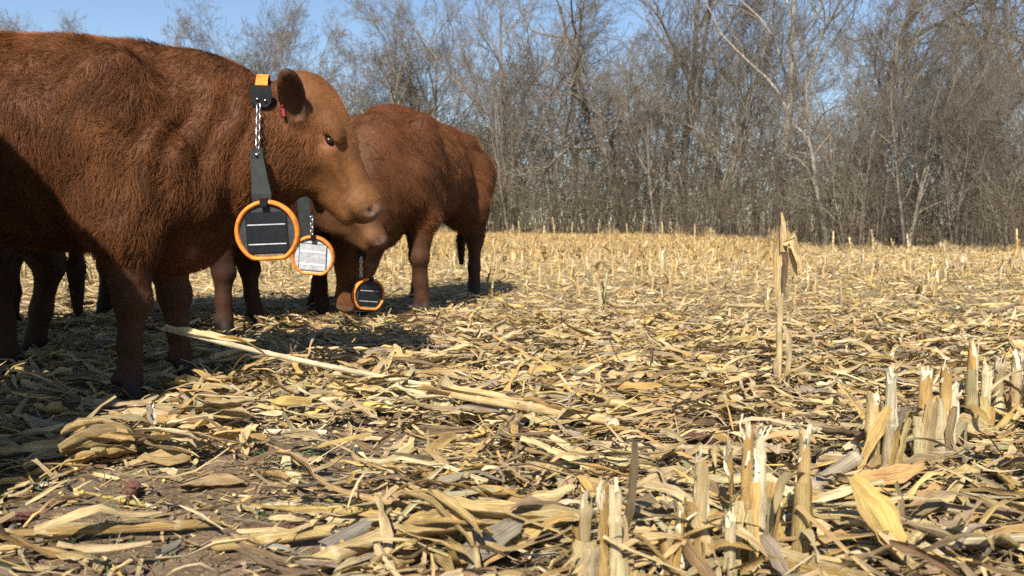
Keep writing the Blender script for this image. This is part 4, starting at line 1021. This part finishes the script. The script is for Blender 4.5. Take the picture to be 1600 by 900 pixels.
        col = col * (1 - w) + np.array((.05, .02, .016)) * w; fl = fl * (1 - w[:, 0])
    if 'eye_ring' in p:
        for sd in (-1, 1):
            dd = np.linalg.norm(V - Hd(.242, sd * .105, -.042), axis=1); w = np.exp(-(dd / .022) ** 2)[:, None] * .55
            col = col * (1 - w) + np.array((.30, .12, .085)) * w
    if 'scar' in p:
        for c_, r_, cc in p['scar']:
            w = np.exp(-(np.linalg.norm(V - np.array(c_), axis=1) / r_) ** 2)[:, None] * .7; col = col * (1 - w) + np.array(cc) * w; fl = fl * (1 - .6 * w[:, 0])
    me = mesh('body', V, Q, True, col)
    # fur strands
    rg = np.random.default_rng(seed + 50)
    a, b, c, d_ = (V[Q[:, i]] for i in range(4))
    nrm = np.cross(c - a, d_ - b); ar = np.linalg.norm(nrm, axis=1); nrm /= ar[:, None] + 1e-12
    w = ar * (fl[Q].mean(1) > .003); w *= np.where(fl[Q].mean(1) < .024, 2.2, 1.0); w /= w.sum()
    fi = rg.choice(len(Q), strands, p=w); s_, t_ = rg.random((2, strands, 1))
    root = (a[fi] * (1 - s_) + b[fi] * s_) * (1 - t_) + (d_[fi] * (1 - s_) + c[fi] * s_) * t_; nn = nrm[fi]
    fw = fl[Q[fi]].mean(1); fc = col[Q[fi]].mean(1)
    flow = np.stack([-.55 + .35 * hashn(root, 6, seed + 7), .25 * hashn(root, 8, seed + 8), -.75 + .4 * hashn(root, 6, seed + 9)], 1)
    hd = (Wt[Q[fi, 0], 2] > .5)[:, None]; flow = np.where(hd, u * .8 + .3 * flow, flow)
    leg = (Wt[Q[fi, 0], 3] > .5)[:, None]; flow = np.where(leg, np.array([-.1, 0, -1.]) + .25 * flow, flow)
    cl = np.stack([hashn(root, 42, seed + 20 + i) for i in range(3)], 1)      # locks: neighbours lean together
    flow = flow + 1.0 * cl + rg.normal(0, .22, (strands, 3))
    flow -= nn * (flow * nn).sum(1, keepdims=True); flow /= np.linalg.norm(flow, axis=1, keepdims=True) + 1e-9
    Lh = fw * rg.uniform(.55, 1.25, strands) * (1 + .35 * hashn(root, 25, seed + 30))
    lift = .42 + .25 * (fw > .035) + .12 * rg.normal(0, 1, strands)
    k = np.linspace(0, 1, 5)[None, :, None]; L3 = Lh[:, None, None]
    ang = np.clip(lift, .12, 1.2)[:, None, None] * (1 - .75 * k)
    step = nn[:, None] * np.sin(ang) + flow[:, None] * np.cos(ang)
    P = root[:, None] - nn[:, None] * .001 + np.concatenate([np.zeros((strands, 1, 3)), np.cumsum(step[:, 1:], 1)], 1) * (L3 / 4)
    hc = bpy.data.hair_curves.new('fur'); hc.add_curves([5] * strands)
    hc.attributes['position'].data.foreach_set('vector', P.astype(np.float32).ravel())
    rad = hc.attributes.get('radius') or hc.attributes.new('radius', 'FLOAT', 'POINT')
    wd = (.00042 * fur_w) * np.array([1, .95, .8, .55, .12])[None] * np.where(fw > .016, 1.15, .75)[:, None]
    rad.data.foreach_set('value', wd.astype(np.float32).ravel())
    tint = np.ones((strands, 5, 4), np.float32)
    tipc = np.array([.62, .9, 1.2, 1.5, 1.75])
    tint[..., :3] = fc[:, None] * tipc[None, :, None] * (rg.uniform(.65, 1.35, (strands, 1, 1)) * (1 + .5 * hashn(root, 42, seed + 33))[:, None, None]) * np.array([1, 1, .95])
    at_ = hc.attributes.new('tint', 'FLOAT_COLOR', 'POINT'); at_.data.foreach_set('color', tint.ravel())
    eyes = [Hd(.236, sd * .0885, -.034) for sd in (-1, 1)]
    return dict(body=me, fur=hc, eyes=eyes, S=S, Hd=Hd, u=u, lat=lat, v=v)

def coat_material():
    m, nt, ns, ls, b = mat('cow_skin')
    t = N(ns, 'ShaderNodeAttribute', attribute_name='tint')
    tc = ns.new('ShaderNodeTexCoord')
    n = N(ns, 'ShaderNodeTexNoise', Scale=60.0, Detail=4.0); ls.new(tc.outputs['Object'], n.inputs['Vector'])
    r = ramp(ns, ls, n.outputs[0], [(.3, (.75,) * 3), (.7, (1.15,) * 3)])
    ls.new(mixc(ns, ls, t.outputs['Color'], r, 1.0, 'MULTIPLY'), b.inputs['Base Color']); b.inputs['Roughness'].default_value = .7; b.inputs['Specular IOR Level'].default_value = .25
    bp = N(ns, 'ShaderNodeBump', Strength=.4, Distance=.003); ls.new(n.outputs[0], bp.inputs['Height']); ls.new(bp.outputs[0], b.inputs['Normal'])
    return m
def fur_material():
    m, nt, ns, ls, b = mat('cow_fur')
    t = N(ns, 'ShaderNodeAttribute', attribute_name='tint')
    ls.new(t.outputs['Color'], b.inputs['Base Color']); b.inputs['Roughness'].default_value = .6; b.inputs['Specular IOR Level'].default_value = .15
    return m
M['coat'] = coat_material(); M['fur'] = fur_material()
def ball(name, c, r, mt, parent, sq=(1, 1, 1), R=None):
    n, k = 10, 16; th = np.linspace(0, np.pi, n); ph = np.linspace(0, 2 * np.pi, k, endpoint=False)
    V = np.stack([np.sin(th)[:, None] * np.cos(ph), np.sin(th)[:, None] * np.sin(ph), np.cos(th)[:, None] + 0 * ph], -1) * r * np.array(sq)
    if R is not None: V = V @ np.array(R).T
    i = np.arange(n * k).reshape(n, k); j = np.roll(i, -1, 1)
    return link(name, mesh(name, V + np.array(c), np.stack([i[:-1], i[1:], j[1:], j[:-1]], -1).reshape(-1, 4)), mt, parent)
def put_cow(data, loc, th, label, fur=True, scale=1.0, lay=True):
    o = empty('cow', loc, th); o.scale = (scale,) * 3
    link('body', data['body'], M['coat'], o)
    if fur: link('fur', data['fur'], M['fur'], o)
    if 'eye_mesh' not in data:
        es = []
        for c in data['eyes']:
            e = ball('eye', c, .0185 * data['S'], M['eye'], o); es.append(e.data)
        data['eye_mesh'] = es
    else:
        for e in data['eye_mesh']: link('eye', e, M['eye'], o)
    return tag(o, label, 'cow', 'red-brown cattle')

def foreleg(s, l, kx=0.0, hx=0.0, z0=0.0):
    """shoulder to hoof; kx, hx shift knee and hoof fore and aft"""
    return [(.10, l * .85, .80), (.02, l, .585), (.025 + kx * .6, l, .43), (.03 + kx, l, .35), (.02 + (kx + hx) * .5, l, .20), (.02 + hx, l, .095), (.045 + hx, l, .0)]
def hindleg(l, kx=0.0, hx=0.0):
    return [(-1.06, l * .8, .86), (-.92 + kx * .3, l, .66), (-1.13 + kx, l, .50), (-1.17 + kx, l, .42), (-1.12 + (kx + hx) * .5, l, .22), (-1.09 + hx, l, .10), (-1.06 + hx, l, .0)]

near_pose = dict(
    neck=[((.20, 0, .87), (.26, .20, .31), None), ((.37, 0, .865), (.23, .155, .225), None), ((.50, 0, .875), (.16, .125, .17), None)],
    crest=[((.02, 0, 1.12), (.27, 0, 1.085), .085, .07), ((.22, 0, 1.085), (.36, 0, 1.055), .082, .066), ((.36, 0, 1.055), (.44, 0, .985), .066, .06), ((.44, 0, .985), (.58, 0, .99), .06, .07)], tuft=True,
    dewlap=[((.47, 0, .76), (.36, 0, .66), .065, .06), ((.36, 0, .66), (.22, 0, .56), .06, .075)],
    brisket=((.135, 0, .565), (.155, .125, .14)),
    fore=[foreleg(1, -.20), [(.12, .17, .80), (.06, .19, .585), (.075, .19, .43), (.088, .19, .335), (.095, .19, .20), (.105, .19, .095), (.14, .19, .0)]],
    hind=[hindleg(-.19), hindleg(.19, .05, .12)],
    poll=(.60, 0, 1.115), face=(.463, -.03, -.886), vhint=(.886, 0, .463), hs=1.0,
    ears=[((-.14, -.66, .74), (.34, -.78, -.50), -1, .195, .095), ((-.03, .75, .60), (.5, .6, -.5), 1, .20, .112)],
    folds=True, eye_ring=True, scar=[((.215, -.10, .505), .022, (.40, .17, .13))])
import time as _t
cow1 = build_cow(near_pose, .0085, 11, 210000)
NTH = math.radians(12); NLOC = (-1.33, 2.82, 0.0)
near_cow = put_cow(cow1, NLOC, NTH, 'nearest cow in profile with its head up, wearing the largest orange-ringed collar disc')

second_pose = dict(
    neck=[((.20, 0, .85), (.26, .20, .31), None), ((.36, 0, .80), (.23, .15, .22), None), ((.48, 0, .78), (.16, .125, .18), None)],
    crest=[((.02, 0, 1.12), (.30, 0, 1.02), .085, .07), ((.30, 0, 1.02), (.54, 0, .90), .07, .07)],
    dewlap=[((.47, 0, .62), (.36, 0, .58), .06, .06), ((.36, 0, .58), (.22, 0, .52), .06, .075)],
    brisket=((.135, 0, .555), (.155, .125, .14)),
    fore=[foreleg(1, -.18, .02, .03), foreleg(1, .18, .06, .10)], hind=[hindleg(-.19), hindleg(.19, -.05, -.14)],
    poll=(.57, 0, .92), face=(.60, -.10, -.79), vhint=(.8, 0, .5), hs=.98, xmax=1.15,
    ears=[((-.2, -.85, .25), (.5, -.4, -.6), -1, .19, .11), ((-.2, .85, .25), (.5, .4, -.6), 1, .19, .11)])
cow2 = build_cow(second_pose, .014, 21, 42000, 1.3, .66)  # coat darkened overall; the shade on this cow is put into its colour
c2 = put_cow(cow2, (-1.57, 4.35, 0), math.radians(4), 'middle cow mostly hidden behind the nearest one, its muzzle below that cow jaw')

graze_pose = dict(
    neck=[((.18, 0, .84), (.26, .20, .31), None), ((.32, -.01, .68), (.19, .15, .24), None), ((.40, -.02, .53), (.15, .13, .20), None)],
    crest=[((.02, 0, 1.12), (.28, -.01, .95), .085, .07), ((.28, -.01, .95), (.50, -.02, .64), .07, .07)],
    dewlap=[((.33, -.02, .38), (.25, 0, .46), .05, .06), ((.25, 0, .46), (.18, 0, .52), .06, .075)],
    brisket=((.135, 0, .555), (.155, .13, .14)),
    fore=[foreleg(1, -.17, .03, .04), foreleg(1, .19, .01, -.02)], hind=[hindleg(-.19, .03, .05), hindleg(.19, -.06, -.12)],
    poll=(.50, -.03, .58), face=(-.02, -.10, -1.0), vhint=(.95, -.05, .2), lat=(.1, 1, 0), hs=.95,
    ears=[((-.4, -.8, .10), (.7, -.3, -.4), -1, .18, .11), ((-.85, .25, .3), (.3, .8, -.4), 1, .13, .09)])
cow3 = build_cow(graze_pose, .013, 31, 60000, 1.3, .98)
G3TH = math.radians(-90 - 12); G3LOC = (-.80, 5.27, 0)
c3 = put_cow(cow3, G3LOC, G3TH, 'grazing cow farthest right, facing the camera with its head down', scale=1.12)
put_cow(cow2, (-2.40, 5.10, 0), math.radians(180), 'cow behind the middle one, only its dark hind legs in view')
# a fourth cow stands behind the nearest one, and a fifth beside the camera shades the left foreground
put_cow(cow2, (-3.22, 3.42, 0), math.radians(176), 'cow behind the nearest one at the left edge, only dark legs showing')
put_cow(cow1, (-1.62, .84, 0), math.radians(-86), 'cow just outside the left edge whose shadow darkens the left foreground')

# ------------------------------------------------------------------ tracking collars
from mathutils.bvhtree import BVHTree
def bvh_of(o):
    me = o.children[0].data; mw = Matrix.LocRotScale(o.location, o.rotation_euler, o.scale)
    return BVHTree.FromPolygons([mw @ v.co for v in me.vertices], [tuple(p.vertices) for p in me.polygons]), mw
def hit(bv, px, py, off):
    d = Vector(ray(px, py)).normalized(); c = Vector((0, 0, CAMH))
    h = bv.ray_cast(c, d)
    return None if h[0] is None else np.array(h[0] - d * off)
def outline(r, n=56, flat=-.86):
    t = np.linspace(0, 2 * np.pi, n, endpoint=False) + np.pi / 2
    x, z = np.cos(t) * r, np.sin(t) * r
    z = np.where(z < flat * r, flat * r + (z - flat * r) * .12, z)
    return np.stack([x, z], -1)
def loft(rings):                          # rings: [(outline (n,2), y)] joined in order
    n = len(rings[0][0]); V = np.concatenate([np.stack([o[:, 0], np.full(n, y), o[:, 1]], -1) for o, y in rings])
    k = np.arange(len(rings) * n).reshape(-1, n); k2 = np.roll(k, -1, 1)
    return V, np.stack([k[:-1], k2[:-1], k2[1:], k[1:]], -1).reshape(-1, 4)
def fan(o, y):
    n = len(o); V = np.concatenate([np.stack([o[:, 0], np.full(n, y), o[:, 1]], -1), [[0, y, 0]]])
    return V, np.stack([np.arange(n), (np.arange(n) + 1) % n, np.full(n, n)], -1)
def boxm(c, s, bev=0.0):
    c = np.array(c); s = np.array(s) / 2
    V = np.array([[x, y, z] for x in (-1, 1) for y in (-1, 1) for z in (-1, 1)]) * s + c
    F = [(0, 1, 3, 2), (4, 6, 7, 5), (0, 4, 5, 1), (2, 3, 7, 6), (0, 2, 6, 4), (1, 5, 7, 3)]
    return V, np.array(F)
def simple(name, VF, mt, parent, smooth=False):
    V, F = VF
    return link(name, mesh(name, V, F, smooth), mt, parent)
def device(parent, c, r, yaw, tilt, roll, pale=False):  # pale: unit in brighter colours that stand for sun glare
    """round solar unit: black housing, orange rim, grey face, panel with busbars"""
    d = bpy.data.objects.new('solar_unit', None); COL.objects.link(d); d.parent = parent
    d.location = Vector(c) - parent.location; d.rotation_euler = Euler((tilt, roll, yaw), 'XYZ')
    O = outline(r)
    hv = loft([(O * .60, .050), (O * .90, .046), (O * .985, .030), (O * .985, .012), (O * .95, .006)])
    simple('housing', hv, M['black_plastic'], d, True)
    rv = loft([(O * .97, .016), (O * 1.0, .012), (O * 1.012, .002), (O * 1.0, -.008), (O * .97, -.014), (O * .92, -.016), (O * .875, -.012), (O * .86, -.002)])
    simple('orange_rim', rv, M['orange'], d, True)
    simple('face_plate', fan(O * .872, -.0035), M['light_face'] if pale else M['grey_face'], d)
    w, h = r * 1.22, r * 1.24
    simple('panel_frame', boxm((0, -.0045, -.02 * r), (w * 1.06, .004, h * 1.05)), M['black_plastic'] if not pale else M['grey_face'], d)
    pn = simple('solar_panel', boxm((0, -.0068, -.02 * r), (w, .003, h)), M['pale_panel'] if pale else M['panel'], d)
    for z in (.17, -.20):
        simple('busbar', boxm((0, -.0088, (z - .02) * 2 * r * .82), (w * .96, .0015, r * (.075 if pale else .035))), M['white_bar'] if pale else M['silver'], pn)
    simple('clip', boxm((0, -.015, r * .93), (r * .22, .02, r * .26)), M['black_plastic'], d)
    if not pale: simple('mud_patch', boxm((0, -.0045, -r * .72), (r * .9, .003, r * .12)), M['dirt'], d)
    return d
def link_mesh(L, W, r):
    n, k = 18, 6; t = np.linspace(0, 2 * np.pi, n, endpoint=False)
    P = np.stack([W * np.cos(t), 0 * t, W * np.sin(t) + np.sign(np.sin(t)) * (L - W)], -1)
    D = np.roll(P, -1, 0) - np.roll(P, 1, 0); D /= np.linalg.norm(D, axis=1, keepdims=True); Y = np.array([0, 1., 0]); A = np.cross(D, Y)
    q = np.linspace(0, 2 * np.pi, k, endpoint=False)
    V = P[:, None] + r * (A[:, None] * np.cos(q)[None, :, None] + Y * np.sin(q)[None, :, None])
    i = np.arange(n * k).reshape(n, k); a = np.roll(i, -1, 0)
    return mesh('chain_link', V.reshape(-1, 3), np.stack([i, np.roll(i, -1, 1), np.roll(a, -1, 1), a], -1).reshape(-1, 4))
def chain(parent, a, b, L, W, r):
    a, b = np.array(a), np.array(b); me = link_mesh(L, W, r); me.materials.append(M['steel'])
    n = max(2, int(round(np.linalg.norm(b - a) / (2 * (L - r) * .98)))); dv = Vector((b - a).tolist())
    q = dv.to_track_quat('Z', 'Y')
    for i in range(n):
        o = bpy.data.objects.new('chain_link', me); COL.objects.link(o); o.parent = parent
        o.location = Vector((a + (b - a) * (i + .5) / n).tolist()) - parent.location
        o.rotation_mode = 'QUATERNION'; o.rotation_quaternion = q @ Euler((0, 0, .5 + (math.pi / 2 if i % 2 else 0))).to_quaternion()
def ribbon(name, pts, wdir, widths, th, mt, parent):
    """a strap of thickness th along pts; wdir (n,3) across"""
    P = np.array(pts, float) - np.array(parent.location); W = np.array(wdir, float); w = np.array(widths)[:, None] / 2; n = len(P)
    D = np.gradient(P, axis=0); D /= np.linalg.norm(D, axis=1, keepdims=True); nr = np.cross(D, W); nr /= np.linalg.norm(nr, axis=1, keepdims=True)
    R = np.stack([P - W * w - nr * th / 2, P + W * w - nr * th / 2, P + W * w + nr * th / 2, P - W * w + nr * th / 2], 1)
    k = np.arange(n * 4).reshape(n, 4); k2 = np.roll(k, -1, 1)
    F = np.concatenate([np.stack([k[:-1], k[1:], k2[1:], k2[:-1]], -1).reshape(-1, 4), [k[0][::-1], k[-1]]])
    return link(name, mesh(name, R.reshape(-1, 3), F, False), mt, parent)

bv, mw = bvh_of(near_cow)
UP, RT = np.array([0, 0, 1.]), np.array([1., 0, 0])
cl = empty('tracking_collar', tuple(np.array(hit(bv, 405, 200, .0)) * [1, 1, 0] + [0, 0, .5]))
p_plate = hit(bv, 408, 152, .036); p_c0 = hit(bv, 404, 163, .046); p_c1 = hit(bv, 402, 240, .040)
p_s1 = at(409, 308, float(p_c1[1]) - .035); DC = at(418, 363, float(p_c1[1]) - .06)
# strap over the crest: follow the neck section seen from the side, from the near plate over to the far side
mwn = np.array(mw); fwd = mwn[:3, 0]; lft = mwn[:3, 1]
cen = np.array(near_cow.location) + fwd * .452 + UP * .90
band = []
ang0 = math.atan2(p_plate[2] - cen[2], float((p_plate - cen) @ lft))
for a in np.linspace(ang0, -.9, 26):
    d = lft * math.cos(a) + UP * math.sin(a)
    o_ = cen + fwd * .0 + d * .6
    hh_ = bv.ray_cast(Vector(o_.tolist()), Vector((-d).tolist()))
    band.append((np.array(hh_[0]) if hh_[0] else cen + d * .2) + d * .026)
band = np.array(band)
for _ in range(3): band[1:-1] = (band[:-2] + band[1:-1] * 2 + band[2:]) / 4
ribbon('neck_strap', band, np.tile(fwd, (26, 1)), [.040] * 26, .005, M['orange'], cl)
pl = ribbon('buckle_plate', [p_plate + UP * .040, p_plate + UP * .018, p_plate - UP * .016, p_plate - UP * .034], np.tile(fwd, (4, 1)), [.062, .072, .066, .040], .012, M['black_plastic'], cl)
for dx, dz in ((-.012, -.008), (.014, -.012)):
    ball('rivet', p_plate + fwd * dx + UP * dz - np.array(lft) * .010 - np.array(cl.location), .0048, M['steel'], pl)
chain(cl, p_c0, p_c1, .0125, .0075, .0022)
k = p_c1[1] / FPX
ribbon('lower_strap', [p_c1 + UP * .018, p_c1 - UP * .02, p_c1 * .5 + p_s1 * .5, p_s1 + UP * .01, p_s1 - UP * .03], np.tile(RT, (5, 1)), [.036, .044, .052, .066, .060], .008, M['rubber'], cl)
ball('rivet', p_c1 - np.array([0, .008, 0.004]) - np.array(cl.location), .006, M['steel'], cl)
device(cl, DC, 50 * DC[1] / FPX, .02, .05, -.04)
tag(cl, 'largest collar with dark orange-rimmed solar disc hung by a chain on the nearest cow', 'tracking collar', 'solar tracking collars')

def small_collar(bv, pts_strap, pc0, pc1, dc, dd, rpx, yaw, tilt, roll, pale, label, sw):
    D = at(*dc, dd); cl = empty('tracking_collar', (float(D[0]), float(D[1]), .3))
    P = [at(*p, dd + .03) for p in pts_strap]
    ribbon('neck_strap', P, np.tile(RT, (len(P), 1)), [sw] * len(P), .008, M['rubber'], cl)
    chain(cl, at(*pc0, dd - .01), at(*pc1, dd - .01), .0125, .0075, .0028)
    device(cl, D, rpx * dd / FPX, yaw, tilt, roll, pale)
    return tag(cl, label, 'tracking collar', 'solar tracking collars')
small_collar(None, [(474, 290), (475, 320), (477, 345), (480, 372)], (487, 338), (487, 372), (489, 401), 3.98, 33.5, .05, .18, .10, True,
             'collar with pale glaring solar disc on the middle cow, below the largest disc', .062)
small_collar(None, [(566, 360), (566, 385), (566, 405)], (564, 402), (564, 434), (576, 461), 4.62, 27, .62, .02, .12, False,
             'collar with small dark disc in orange rim hanging at the grazing cow throat', .05)

# red ear tag
e = hit(bv, 442, 172, .004)
if e is not None:
    et = empty('ear_tag', tuple(e))
    V, F = boxm((0, 0, 0), (.010, .004, .042)); simple('tag_plate', (V, F), M['red_tag'], et); ball('stud', (0, -.004, .014), .005, M['red_tag'], et)
    et.rotation_euler = (0, -.12, .4)
    tag(et, 'narrow red tag inside the ear of the nearest cow', 'ear tag')
